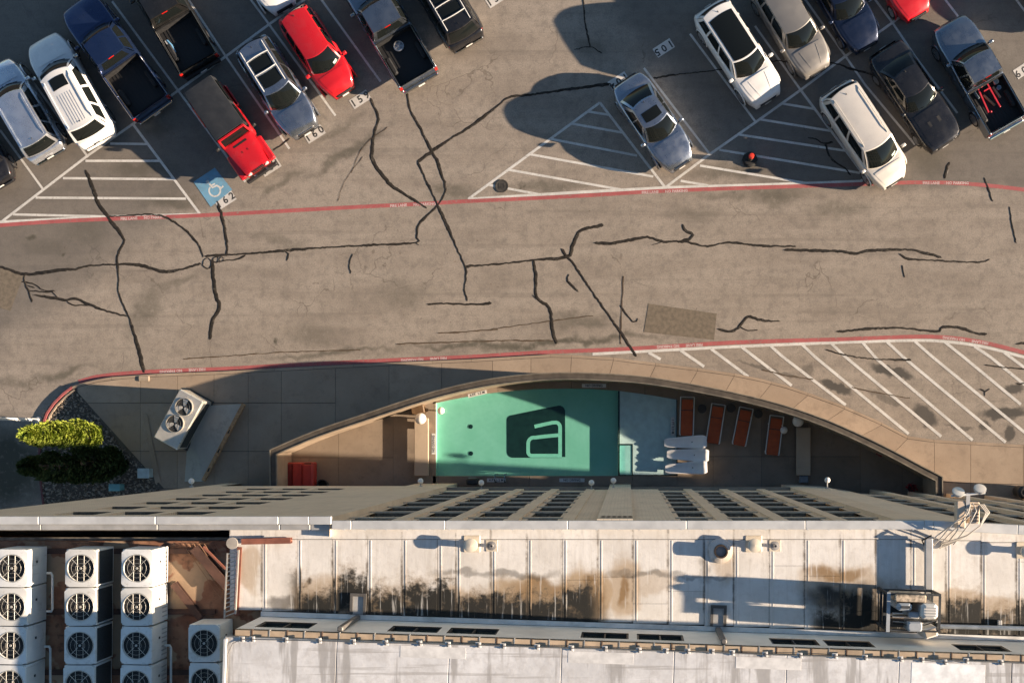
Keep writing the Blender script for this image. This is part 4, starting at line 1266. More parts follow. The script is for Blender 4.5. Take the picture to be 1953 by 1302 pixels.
# twin round floodlights on an outrigger over the parapet
p = G3(1842, 975, TOP_Z)
fl = thing('floodlight_outrigger', 'two pale round floodlights with looping cables on a roof edge bracket', 'floodlight', (p.x, p.y, TOP_Z))
M_FLP = pbr('tan_cream_paint', (.62, .50, .38), .55, var=.12, local=True)  # even tan colour of the bracket boxes
MB().cbox(-.30, -.08, -.42, .30, .0, .26, .02).build('bracket_box', M_FLP, fl)
gb = MB().cbox(.02, .30, -.30, .26, .0, .22, .02).build('grille_box', M_FLP, fl)
for k in range(6):
    MB().box(.05, .27, -.24 + .085 * k, -.21 + .085 * k, .221, .235).build('grille_slot', M_SILL, gb)
MB().bar((-.46, .42, .28), (.42, .50, .28), .05, .05).build('crossbar', M_COPW, fl)
MB().bar((-.02, -.1, .2), (-.02, .5, .28), .10, .06).build('arm', M_GREYM, fl)
M_LENS = pbr('frosted_lens', (.80, .74, .66), .4, var=.05, local=True)
for x, y in [(-.28, .52), (.28, .60)]:
    Mt = Matrix.Translation((x, y, .30)) @ Matrix.Rotation(R(-48), 4, 'X')
    hd = MB().lathe([(.05, -.09), (.14, -.06), (.165, .0), (.165, .03)], n=22, M=Mt).build('lamp_housing', M_GREYM, fl, 40)
    MB().lathe([(.155, .031), (.12, .036), (1e-5, .038)], n=22, M=Mt).build('lens', M_LENS, hd, 40)
cb = [(-.95, -.62), (-.80, -.66), (-.55, -.58), (-.35, -.55), (-.18, -.6)]
for k, (x, y) in enumerate(cb):
    s = -1 if k % 2 else 1
    e = (-.10 + .05 * k, .12 + .03 * k)
    MB().tube([(x * .9 - .1, y - .28, -.22), (x * .8, y, .05), (x * .45 + s * .06, y * .45, .24 + .05 * k), (e[0] + .08 * s, e[1] - .2, .33), (e[0], e[1], .26)], .016, 6).build('cable', pbr('pale_cable', (.5, .46, .4), .6), fl, 60)
for k in range(3):
    MB().tube([(.30 + .05 * k, .2, .2), (.44 + .04 * k, .0, .30), (.30, -.35, .26), (.02, -.62, .05), (-.35 - .1 * k, -.86, -.22), (-.62, -.98, -.22)], .018, 6).build('cable', pbr('pale_cable', (.5, .46, .4), .6), fl, 60)
MB().tube([(-.9, -.62, .03), (-1.15, -.75, .03), (-1.0, -.95, -.22), (-.8, -1.1, -.22)], .022, 6).build('cable', M_DARK, fl, 60)

# ---------------- condensers
ACT = 23.85; ACB = 22.80
m = NT('condenser_white')
ac = m.mix(m.ramp(m.noise(1.3, 3), .3, .7), (.68, .68, .65), (.80, .80, .77))
ac = m.mix(m.ramp(m.n('ShaderNodeObjectInfo').outputs['Random'], 0, 1, 0, .5), ac, (.60, .575, .51))
ac = m.mix(m.ramp(m.noise(2.2, 5, rough=.75), .54, .74, 0, .5), ac, (.30, .26, .20))
ac = m.mix(m.ramp(m.noise(3.0, 4, stretch=(4, 4, .3)), .58, .72, 0, .4), ac, (.36, .30, .22))
M_ACW = m.out(ac, .45)
M_ACDK = pbr('fan_dark', (.022, .022, .022), .7, var=.4, scale=15)
M_COIL = pbr('condenser_coil', (.035, .04, .042), .7, var=.5, scale=25)
M_WIRE = pbr('guard_wire', (.50, .48, .43), .5, .3, var=.1)
def condenser(kind):
    t = thing('condenser', '', 'air conditioner')
    w, l, h = .395, .475, ACT - ACB
    shell = MB()
    # cabinet sides
    shell.cbox(-w, w, -l, l, .04, h - .045, .015)
    cab_ = shell.build('cabinet', M_ACW, t)
    top = MB()
    n = 28; ro = .352
    sq = []
    for k in range(n):
        a = 2 * math.pi * (k + .5) / n
        c, s = math.cos(a), math.sin(a)
        q = 1 / max(abs(c) / (w + .004), abs(s) / (l + .004))
        sq.append((c * q, s * q))
    rin = [(ro * math.cos(2 * math.pi * (k + .5) / n), ro * math.sin(2 * math.pi * (k + .5) / n)) for k in range(n)]
    vs = [(x, y, h - .05) for x, y in sq] + [(x, y, h) for x, y in sq] + [(x * 1.03, y * 1.03, h + .012) for x, y in rin] + [(x, y, h) for x, y in rin] + [(x * .97, y * .97, h - .04) for x, y in rin]
    fs = []
    for r_ in range(4):
        for k in range(n):
            j = (k + 1) % n
            fs.append((r_ * n + k, r_ * n + j, (r_ + 1) * n + j, (r_ + 1) * n + k))
    top.add(vs, fs)
    top.build('top_panel', M_ACW, t, 40)
    MB().lathe([(.342, h - .042), (1e-5, h - .0415)], n=28).build('fan_well', M_ACDK, t)
    fan = MB()
    for k in range(4):
        a = k * math.pi / 2 + .3
        c, s = math.cos(a), math.sin(a)
        fan.add([(c * .05 - s * .05, s * .05 + c * .05, h - .034), (c * .28 - s * .11, s * .28 + c * .11, h - .038), (c * .28 + s * .06, s * .28 - c * .06, h - .02), (c * .05 + s * .03, s * .05 - c * .03, h - .024)], [(0, 1, 2, 3)])
    fan.build('fan_blades', pbr('fan_blade', (.022, .02, .018), .8), t)
    gd = MB()
    for x in (-.085, .085):
        yy = math.sqrt(.345 ** 2 - x * x)
        if True:
            gd.tube([(x, -yy, h + .012), (x, yy, h + .012)], .0055, 5)
        elif kind != 'plain':
            gd.tube([(x, -yy, h + .012), (x, yy, h + .012)], .004, 5)
    for a in (R(45), R(135), R(225), R(315)):
        gd.tube([(.07 * math.cos(a), .07 * math.sin(a), h + .014), (.345 * math.cos(a), .345 * math.sin(a), h + .014)], .007, 5)
    for r_ in (.13, .24, .345):
        gd.tube([(r_ * math.cos(a), r_ * math.sin(a), h + .013) for a in np.linspace(0, 2 * math.pi, 25)], .008 if r_ > .3 else .003, 5, False)
    gd.build('fan_guard', M_WIRE, t)
    MB().lathe([(.032, h + .005), (.03, h + .022), (1e-5, h + .024)], n=14).build('fan_hub', M_WIRE, t)
    if kind == 'coil':
        MB().box(w + .001, w + .008, -l + .05, l - .05, .10, h - .09).build('coil_panel', M_COIL, t)
    else:
        MB().box(w + .001, w + .006, -l + .05, l - .05, .08, h - .07).build('service_panel', M_ACW, t)
        MB().box(w + .0065, w + .02, .10, .16, .55, .62).build('panel_latch', M_STEELD, t)
        if kind == 'louver':
            for k in range(7):
                MB().box(w + .0065, w + .013, -l + .12 + .11 * k, -l + .15 + .11 * k, .10, .42).build('louver', M_GREYM, t)
    MB().box(w * .30, w * .62, -l + .03, -l + .10, h + .0005, h + .003).build('rating_label', M_GREYM, t)
    for sx in (-1, 1):
        MB().box(sx * w * .8 - .04, sx * w * .8 + .04, -l, l, 0, .04).build('base_rail', M_STEELD, t)
    return t
ords = ['first', 'second', 'third', 'fourth']
first = {}
for ci, (x, kind, cn, ys) in enumerate([(22, 'plain', 'leftmost', (1083, 1156, 1229, 1302)), (153.5, 'coil', 'second', (1083, 1156, 1229, 1302)), (261, 'louver', 'third', (1083, 1156, 1229, 1302)), (389.5, 'plain', 'rightmost', (1226, 1299))]):
    proto = condenser(kind)
    for k, y in enumerate(ys):
        o = proto if k == 0 else copy_tree(proto)
        p = G(x - .0 * k, y, ACT)
        if k == 0:
            base_xy = p
        o.location = (base_xy.x - (.012 * k if ci < 3 else 0) + rr.uniform(-.012, .012), base_xy.y - .985 * k, ACB)
        o.rotation_euler = (0, 0, rr.uniform(-.018, .018))
        tag(o, 'white condenser, %s from the top in the %s column of units' % (ords[k], cn), 'air conditioner', 'condensers on the roof')
# yard under the units
M_RUST = NT('rusty_lower_roof')
m = M_RUST
cc = m.mix(m.ramp(m.noise(1.5, 6), .3, .7), (.20, .085, .05), (.36, .19, .11))
cc = m.mix(m.ramp(m.noise(5, 6), .5, .7, 0, .7), cc, (.07, .04, .028))
cc = m.mix(m.ramp(m.noise(1.0, 3), .52, .56, 0, .7), cc, (.42, .31, .2))
M_RUST = m.out(cc, .95)
yard = MB().box(-18.2, -9.63, -17, -2.74, 20.31, 22.74).build('lower_roof', M_RUST, hotel)
yard.location = -HO
hb(MB().box(-18.2, -9.63, -2.739, -2.43, 20.31, 20.6), 'trench_floor', pbr('grimy_wall', (.10, .085, .07), .9, var=.4))
hb(MB().box(-18.2, -9.63, -2.45, -2.43, 20.61, TOP_Z - .3), 'yard_wall', pbr('grimy_wall', (.10, .085, .07), .9, var=.4))
M_REDST = pbr('red_oxide_steel', (.26, .095, .06), .75, .1, var=.2, scale=4, dirt=.2)
M_BRST = pbr('brown_steel', (.10, .05, .035), .8, .1, var=.3)
k_ = 0
for y in (-3.0, -4.6, -6.2, -7.8):
    o = MB().box(-18.1, -10.9, y - .07, y + .07, ACB - .078, ACB - .005).build('support_beam', M_BRST)
    tag(o, 'brown steel beam carrying the condensers, %s from the roof edge' % ords[k_], 'steel beam', 'beams under the condensers'); k_ += 1
def beam(name, label, a, b, w, h, mat, n=1):
    a = Vector(a); b = Vector(b)
    t = thing(name, label, 'steel beam', a)
    d = b - a
    q = d.to_track_quat('X', 'Z').to_matrix().to_4x4()
    L = d.length
    MB().box(0, L, -w / 2, w / 2, h / 2 - .02, h / 2, q).build('flange', mat, t)
    MB().box(0, L, -w / 2, w / 2, -h / 2, -h / 2 + .02, q).build('flange', mat, t)
    MB().box(0, L, -.015, .015, -h / 2 + .021, h / 2 - .021, q).build('web', mat, t)
beam('steel_beam', 'red oxide beam end lying along the roof edge left of the membrane', G3(462, 1032, 23.08), G3(556, 1030, 23.08), .15, .16, M_REDST)
beam('steel_beam', 'orange red beam standing between the ladder and the white roof', G3(459, 1042, 22.92), G3(452, 1172, 22.92), .12, .16, M_REDST)
beam('steel_beam', 'wide dark brown diagonal beam below the ladder', G3(372, 1044, 22.86), G3(436, 1118, 22.86), .24, .2, M_BRST)
beam('steel_beam', 'thin red diagonal brace above the wide brown beam', G3(388, 1042, 22.95), G3(430, 1084, 22.95), .05, .06, M_REDST)
beam('steel_beam', 'second brown diagonal beam beside the third column of units', G3(332, 1112, 22.84), G3(384, 1178, 22.84), .18, .16, M_BRST)
t = thing('round_post_cap', 'flat round grey cap on a post at the corner of the red beams', 'post', G3(448, 1034, 23.0))
MB().lathe([(.06, -.28), (.06, .2)], n=14).build('post', M_BRST, t, 40)
MB().lathe([(.15, .2), (.155, .215), (.15, .23), (1e-5, .232)], n=26).build('cap', pbr('grey_cap', (.40, .36, .31), .6), t, 40)
# ladder lying between yard and roof
ld = thing('roof_ladder', 'pale metal ladder with many rungs propped beside the orange red beam', 'ladder', G3(442, 1110, 23.0))
lo = G3(442, 1110, 23.0)
la0, la1 = G3(434, 1054, 23.42) - lo, G3(428, 1178, 23.30) - lo
lb0, lb1 = G3(455, 1048, 23.48) - lo, G3(449, 1170, 23.36) - lo
M_LAD = pbr('ladder_aluminium', (.52, .49, .43), .45, .4, var=.1)
MB().bar(la0, la1, .035, .05).build('rail', M_LAD, ld)
MB().bar(lb0, lb1, .035, .05).build('rail', M_LAD, ld)
for k in range(15):
    f = (k + .3) / 14.6
    MB().tube([la0.lerp(la1, f), lb0.lerp(lb1, f)], .016, 6).build('rung', M_LAD, ld)
# wire mesh over the yard
ms = MB()
for k in range(16):
    x = -11.75 + .14 * k
    ms.tube([(x, -2.80, 22.80), (x + 1.1, -4.4, 22.80)], .007, 4, False)
for k in range(6):
    ms.tube([(-11.7 + .25 * k, -2.80 - .3 * k, 22.81), (-9.75, -2.80 - .3 * k, 22.81)], .006, 4, False)
o = ms.build('wire_mesh', pbr('rusty_wire', (.30, .17, .10), .8))
tag(o, 'rusty wire mesh stretched over the brown lower roof', 'wire mesh')
# angle rail and flood of small bits along the left roof edge
o = MB().cbox(-18.2, -9.9, -2.75, -2.66, 22.4, 22.5, .01).build('edge_angle', pbr('tan_angle_steel', (.36, .31, .24), .7, var=.3, scale=6))
tag(o, 'long tan steel angle running between roof edge and condensers', 'steel angle')
o = MB().tube([G3(409, 1037, 22.6), G3(431, 1031, 22.6)], .035, 10).build('white_tube', M_COPW, None, 40)
tag(o, 'short white tube beside the round post cap', 'pipe')
M_COND = pbr('white_conduit', (.58, .58, .54), .5, var=.1)
for (x, y0, y1), lb in zip([(100, 1092, 1165), (96, 1232, 1306), (326, 1230, 1306)], ['white bent conduit beside the first two units of the leftmost column', 'white bent conduit beside the lower units of the leftmost column', 'white conduit with box beside the lower units of the third column']):
    a = G3(x, y0, 23.2); b = G3(x, y1, 23.2)
    o = MB().tube([a + Vector((-.16, 0, -.02)), a + Vector((-.03, 0, 0)), a + Vector((0, -.06, 0)), b + Vector((0, .06, 0)), b + Vector((-.03, 0, 0)), b + Vector((-.16, 0, -.02))], .032, 8).build('conduit', M_COND, None, 50)
    tag(o, lb, 'conduit')

# ============================================================ POOL FURNITURE
M_WFRAME = pbr('white_frame', (.68, .68, .66), .4, var=.05, local=True)
M_CUSH = pbr('burnt_orange_canvas', (.40, .085, .03), .85, var=.12, scale=4, bump=.1, local=True)
def orange_lounger(head, foot, label):
    a = G(*head, .3); b = G(*foot, .3)
    d = a - b; L = d.length; ang = math.atan2(d.y, d.x)
    c = (a + b) / 2
    t = thing('sun_lounger', label, 'sun lounger', (c.x, c.y, DZ), ang, 'orange loungers on the pool deck')
    w = .31
    for s in (-1, 1):
        MB().tube([(-L / 2, s * w, .30), (L * .18, s * w, .30), (L / 2, s * w, .36)], .024, 8).build('side_rail', M_WFRAME, t, 40)
        for x in (-L * .42, L * .30):
            MB().tube([(x, s * w, .29), (x - .05, s * w, 0)], .02, 6).build('leg', M_WFRAME, t, 40)
    MB().tube([(L / 2, -w, .36), (L / 2, w, .36)], .02, 8).build('head_bar', M_WFRAME, t)
    MB().tube([(-L / 2, -w, .30), (-L / 2, w, .30)], .02, 8).build('foot_bar', M_WFRAME, t)
    def seat(u, v):
        x = -L / 2 - .03 + u * (L * .66); y = (v - .5) * .52
        return Vector((x, y, .315 + .03 * math.cos((v - .5) * 2.8) + (.016 * math.sin(u * 27) * (1 - .5 * v) if .05 < u < .95 else -.01)))
    MB().grid(seat, 16, 6).build('seat_canvas', M_CUSH, t, 'all')
    def back(u, v):
        x = L * .16 + u * (L * .27); y = (v - .5) * .50
        return Vector((x, y, .335 + .10 * u + .03 * math.cos((v - .5) * 2.8) - .05 * max(0, u - .85) * 6 * .3))
    MB().grid(back, 8, 6).build('back_canvas', M_CUSH, t, 'all')
    MB().tube([(L * .15, -.27, .325), (L * .15, .27, .325)], .018, 6).build('hinge_bar', M_STEELD, t)
    return t
orange_lounger((1311, 757), (1309, 829), 'orange sun lounger nearest the pool, foot touching the white chaises')
orange_lounger((1370, 771), (1359, 844), 'second orange sun lounger from the pool')
orange_lounger((1423, 778), (1409, 848), 'third orange sun lounger from the pool')
orange_lounger((1481, 793), (1472, 866), 'orange sun lounger farthest from the pool beside the bench')
M_CHAISE = pbr('white_moulded_plastic', (.90, .885, .86), .35, var=.03, local=True)
def chaise(x0, x1, y, rot, label):
    a = G(x0, y, .3); b = G(x1, y, .3); L = (b - a).length
    c = (a + b) / 2
    t = thing('moulded_chaise', label, 'chaise longue', (c.x, c.y, DZ), rot, 'white chaises at the shallow end')
    def zf(u):
        return .20 + .10 * math.sin(u * 3.1) + .52 * max(0, (u - .58) / .42) ** 1.3 - .16 * max(0, (u - .86) / .14) ** 2
    def hw(u):
        return .20 + .10 * min(1, u / .8)
    def P(dz):
        def f(u, v):
            x = -L / 2 + L * u; s = (v - .5) * 2
            y = s * hw(u) * (1 - .25 * max(0, abs(u - .5) * 2 - .86) / .14)
            return Vector((x, y, zf(u) - .05 * (1 - s * s) + dz - .06 * max(0, abs(s) - .8) * 5 * .4))
        return f
    mb = MB().grid(P(0), 20, 10).grid(P(-.05), 20, 10, True)
    for s in (0, 1):
        top_ = [P(0)(i / 20, s) for i in range(21)]; bot = [P(-.05)(i / 20, s) for i in range(21)]
        k = len(mb.v); mb.v += [tuple(v) for v in top_ + bot]
        for i in range(20):
            f = (k + i, k + i + 1, k + 22 + i, k + 21 + i); mb.f.append(f if s else f[::-1])
    for s in (0, 1):
        top_ = [P(0)(s, j / 10) for j in range(11)]; bot = [P(-.05)(s, j / 10) for j in range(11)]
        k = len(mb.v); mb.v += [tuple(v) for v in top_ + bot]
        for i in range(10):
            f = (k + i, k + i + 1, k + 12 + i, k + 11 + i); mb.f.append(f[::-1] if s else f)
    mb.build('shell', M_CHAISE, t, 50)
    for u in (.12, .72):
        x = -L / 2 + L * u
        MB().cbox(x - .05, x + .05, -.20, .20, 0, zf(u) - .085, .02).build('foot', M_CHAISE, t)
    u = .66
    MB().lathe([(.028, 0), (.02, .006), (1e-5, .006)], (-L / 2 + L * u, 0, zf(u) - .048), 10).build('drain_hole', M_DARK, t)
chaise(1267, 1347, 843, .03, 'white moulded chaise touching the first orange lounger')
chaise(1272, 1351, 867, -.03, 'white moulded chaise in the middle of the three')
chaise(1269, 1348, 892, .05, 'white moulded chaise nearest the hotel front')
M_STOOL = pbr('dark_stool', (.03, .028, .026), .6, var=.2)
for (x, y), lb in zip([(1339, 779), (1394, 778), (1446, 789)], ['dark round side table between first and second orange loungers', 'dark round side table between second and third orange loungers', 'dark round side table right of the third orange lounger']):
    p = G(x, y, .4)
    t = thing('side_table', lb, 'side table', (p.x, p.y, DZ), 0, 'side tables between the loungers')
    MB().lathe([(.12, 0), (.10, .02), (.04, .05), (.04, .36)], n=18).build('stem', M_STOOL, t, 40)
    MB().lathe([(.19, .36), (.20, .375), (.19, .39), (1e-5, .392)], n=22).build('top', M_STOOL, t, 40)
M_GLOBE = pbr('opal_globe', (.80, .77, .72), .3, var=.03, local=True)
def globe(x, y, r, z, label, stand=True):
    p = G(x, y, z)
    t = thing('globe_lamp', label, 'globe lamp', (p.x, p.y, 0), 0, 'white globe lamps in the pool yard')
    MB().sphere((0, 0, z), r, 22, 14).build('globe', M_GLOBE, t, 'all')
    MB().lathe([(r * .5, z - r * 1.12), (r * .55, z - r * 1.0), (r * .45, z - r * .85)], n=18).build('base_ring', M_STEELD, t, 40)
    MB().lathe([(.05, DZ), (.03, DZ + .03), (.03, max(DZ + .04, z - r * 1.05))], n=12).build('stem', M_STEELD, t, 40)
globe(802, 798, .255, .85, 'large white globe lamp at the head of the left bench')
globe(841, 783, .165, .45, 'smaller white globe lamp by the pool\'s left corner')
globe(1522, 803, .255, .85, 'large white globe lamp in shade at the right bench')
globe(1495, 820, .17, .45, 'smaller white globe lamp beside the farthest orange lounger')
M_BENCH = concrete_material('bench_concrete', (.46, .36, .26), (.52, .41, .30), .2)
for pts, lb, h in [([(790, 797), (817, 797), (817, 907), (790, 907)], 'long concrete bench slab on the left of the pool', .46), ([(1519, 815), (1546, 815), (1546, 906), (1519, 906)], 'long concrete bench slab in the shade on the right of the deck', .46)]:
    q = PX(pts, h); c = (q[0] + q[2]) / 2
    t = thing('concrete_bench', lb, 'bench', (c.x, c.y, DZ))
    x = abs(q[1].x - q[0].x) / 2; y = abs(q[2].y - q[1].y) / 2
    MB().cbox(-x, x, -y, y, h - DZ - .12, h - DZ, .02).build('seat_slab', M_BENCH, t)
    for s in (-1, 1):
        MB().cbox(-x + .06, x - .06, s * (y - .35) - .15, s * (y - .35) + .15, 0, h - DZ - .121, .01).build('support', M_BENCH, t)
o = MB().cbox(-.20, .20, -.16, .16, 0, .3, .03).build('step_box', pbr('blue_grey_box', (.16, .18, .20), .6)); o.location = (*G(1531, 913), DZ)
tag(o, 'small blue grey box at the foot of the right bench', 'box')
# red storage bench
M_RED = pbr('red_vinyl', (.36, .035, .03), .5, var=.15, local=True)
c = G(573, 906, .7)
t = thing('storage_bench', 'dark red storage bench with two lid panels at the left end of the deck', 'storage bench', (c.x, c.y, DZ))
MB().cbox(-.58, .58, -.6, .58, 0, .62, .04).build('body', M_RED, t)
MB().cbox(-.34, .10, -.58, .56, .63, .70, .03).build('lid', M_RED, t)
MB().cbox(.115, .56, -.58, .50, .63, .74, .03).build('lid', M_RED, t)
MB().cbox(-.57, -.36, -.58, .52, .63, .66, .02).build('arm_rest', pbr('dark_red_vinyl', (.20, .02, .02), .5), t)
MB().box(.2, .5, .501, .56, .55, .69).build('lid_handle', M_DARK, t)
c = G(614, 924, .6)
t = thing('black_pot', 'black round pot beside the dark red storage bench', 'plant pot', (c.x, c.y, DZ))
MB().lathe([(.18, 0), (.24, .5), (.25, .52), (.21, .52), (.19, .35), (1e-5, .35)], n=22).build('pot', M_STOOL, t, 40)
MB().lathe([(.19, .352), (1e-5, .37)], n=18).build('soil', pbr('dark_soil', (.02, .016, .012), .95), t)
c = G(797, 781, .5)
t = thing('speaker_box', 'brown box under the wall by the large left globe lamp', 'speaker', (c.x, c.y, DZ), .2)
MB().cbox(-.29, .29, -.20, .20, 0, .5, .03).build('cabinet', pbr('brown_cabinet', (.13, .075, .035), .6, var=.2, local=True), t)
MB().box(-.24, .24, -.206, -.201, .08, .44).build('grille', M_DARK, t)
c = G(901, 918, .8)
t = thing('barbecue', 'small black barbecue against the hotel front near the ladder', 'barbecue', (c.x, c.y, DZ))
MB().cbox(-.26, .26, -.15, .15, .45, .85, .06).build('hood', M_STOOL, t)
for x in (-.2, .2):
    for y in (-.11, .11):
        MB().box(x - .02, x + .02, y - .02, y + .02, 0, .45).build('leg', M_STOOL, t)
MB().tube([(-.18, .17, .7), (.18, .17, .7)], .015, 6).build('handle', M_GREYM, t)
# globe sconces on the hotel front
for (x, y, yw), lb in zip([(802, 917, YL), (918, 920, -2.2), (1128, 920, -2.2), (1170, 916, -2.13), (1578, 915, -2.16), (365, 917, YL)],
                          ['globe wall lamp above the foot of the left bench', 'globe wall lamp beside the barbecue', 'globe wall lamp left of the middle brick tower', 'globe wall lamp on the middle brick tower', 'sunlit globe wall lamp at the right brick pier', 'globe wall lamp by the access ramp']):
    z = 3.6
    p = G(x, y, z)
    t = thing('wall_lamp', lb, 'wall lamp', (p.x, p.y, z), 0, 'globe lamps on the hotel front')
    MB().sphere((0, 0, 0), .125, 16, 10).build('globe', M_GLOBE, t, 'all')
    MB().tube([(0, 0, -.05), (0, yw - p.y - .02, -.05)], .025, 6).build('arm', M_GREYM, t)
    MB().cbox(-.07, .07, yw - p.y - .03, yw - p.y + .02, -.14, .06, .01).build('back_plate', M_GREYM, t)
# flowering plants in the dark corner
M_FLOW = pbr('dark_red_flower', (.30, .02, .03), .8, var=.4)
for (x, y), lb in zip([(1681, 862), (1738, 930)], ['pot of dark red flowers against the curved wall in the shaded corner', 'pot of dark red flowers at the hotel foot in the shaded corner']):
    c = G(x, y, .4)
    t = thing('flower_pot', lb, 'plant pot', (c.x, c.y, DZ))
    MB().lathe([(.12, 0), (.17, .28), (.15, .28), (1e-5, .26)], n=16).build('pot', M_STOOL, t, 40)
    fm = MB()
    rq = random.Random(x)
    for _ in range(60):
        a = rq.uniform(0, 6.28); r_ = rq.uniform(0, .26); z = rq.uniform(.28, .5); s = .05
        q = Vector((r_ * math.cos(a), r_ * math.sin(a), z)); n1 = Vector((rq.uniform(-1, 1), rq.uniform(-1, 1), rq.uniform(-.3, .3))).normalized() * s; n2 = Vector((rq.uniform(-1, 1), rq.uniform(-1, 1), .2)).normalized() * s
        fm.add([q - n1, q + n2, q + n1, q - n2], [(0, 1, 2, 3)])
    fm.build('blossoms', M_FLOW, t)

# ============================================================ STREET SIDE THINGS
# twin fan condenser on the plaza
A = G(345.6, 741, 1.3); B = G(392, 763, 1.3); C = G(335, 857, 1.3)
cen = (A + B + C + G(296, 832, 1.3)) / 4 + Vector((0, 0))
cen = (A + C) / 2
ux = (G(296, 832, 1.3) - A).normalized()
t = thing('twin_fan_condenser', 'large pale metal condenser with two fans standing on the shaded plaza', 'air conditioner', (cen.x, cen.y, WZ), math.atan2(ux.y, ux.x))
LL = (G(296, 832, 1.3) - A).length / 2; WW = (B - A).length / 2
M_GALV = pbr('satin_aluminium', (.70, .66, .58), .32, .6, var=.08, local=True)
MB().cbox(-LL, LL, -WW, WW, .08, 1.12, .05).build('cabinet', M_GALV, t)
MB().cbox(-LL - .02, LL + .02, -WW + .02, WW + .02, 1.121, 1.22, .04).build('top_panel', M_GALV, t)
MB().box(-LL - .06, LL + .06, -WW - .06, WW + .06, 0, .079).build('base_pad', M_STOOL, t)
MB().box(-LL + .1, LL - .1, WW + .001, WW + .01, .2, 1.0).build('coil_panel', M_COIL, t)
for fx in (-.60, .24):
    f_ = MB().lathe([(.40, 1.221), (.405, 1.27), (.37, 1.27), (.37, 1.225)], (fx, -.03, 0), 28).build('fan_ring', M_GALV, t, 40)
    MB().lathe([(.37, 1.226), (1e-5, 1.2265)], (fx, -.03, 0), 26).build('fan_well', M_ACDK, f_)
    fb = MB()
    for k in range(3):
        a = k * 2.094 + 1.2
        c, s = math.cos(a), math.sin(a)
        fb.add([(fx + c * .04 - s * .04, -.03 + s * .04 + c * .04, 1.24), (fx + c * .34 - s * .16, -.03 + s * .34 + c * .16, 1.235), (fx + c * .35 + s * .10, -.03 + s * .35 - c * .10, 1.262), (fx + c * .05 + s * .05, -.03 + s * .05 - c * .05, 1.25)], [(0, 1, 2, 3)])
    fb.build('fan_blades', M_GALV, f_)
    gu = MB()
    for r_ in (.15, .27, .385):
        gu.tube([(fx + r_ * math.cos(a), -.03 + r_ * math.sin(a), 1.275) for a in np.linspace(0, 6.2832, 25)], .006, 4, False)
    gu.build('fan_guard', M_STEELD, f_)
# utility boxes in the gravel
for (x, y, w, l), col, lb in [((275, 902, .25, .2), (.42, .50, .50), 'pale grey green utility box in the gravel corner'), ((220, 929, .24, .14), (.16, .36, .38), 'small teal utility box in the gravel by the hotel wall')]:
    c = G(x, y, .5)
    t = thing('utility_box', lb, 'utility box', (c.x, c.y, .07))
    mm = pbr('utility_paint_%d' % x, col, .5)
    MB().cbox(-w, w, -l, l, 0, .5, .02).build('cabinet', mm, t)
    MB().cbox(-w - .02, w + .02, -l - .02, l + .02, .501, .55, .02).build('lid', mm, t)
# white pole at the left edge
c = G(74, 800.5)
t = thing('white_pole', 'tall white round pole at the left edge of the picture', 'pole', (c.x, c.y, 0))
MB().lathe([(.075, .02), (.07, 3), (.06, 9.5), (.03, 9.6)], n=14).build('shaft', pbr('white_pole_paint', (.72, .72, .70), .4), t, 40)
MB().lathe([(.16, 0), (.16, .05), (.09, .09)], n=16).build('base_flange', M_GREYM, t, 40)
# delineator in the hatched bay
c = G(1430, 305)
t = thing('delineator_post', 'short black post with red cap on a black base in the right hatched bay', 'bollard', (c.x, c.y, 0))
MB().lathe([(.36, 0), (.36, .07), (.28, .13), (.14, .15)], n=8).build('rubber_base', pbr('black_rubber', (.018, .018, .018), .8), t, 30)
MB().lathe([(.11, .15), (.105, .62)], n=16).build('post', pbr('black_rubber', (.018, .018, .018), .8), t, 40)
MB().lathe([(.115, .62), (.115, .84), (.09, .90), (1e-5, .91)], n=16).build('red_cap', pbr('red_reflector', (.75, .05, .03), .3), t, 40)
# litter bin at the right edge
c = G(1952, 938, .9)
t = thing('litter_bin', 'black round litter bin on the pavement at the right edge', 'litter bin', (c.x, c.y, WZ))
MB().lathe([(.24, 0), (.27, .1), (.27, .8)], n=22).build('body', M_STOOL, t, 40)
MB().lathe([(.29, .80), (.29, .86), (.20, .93), (.12, .93), (.12, .88)], n=22).build('lid', M_STOOL, t, 40)

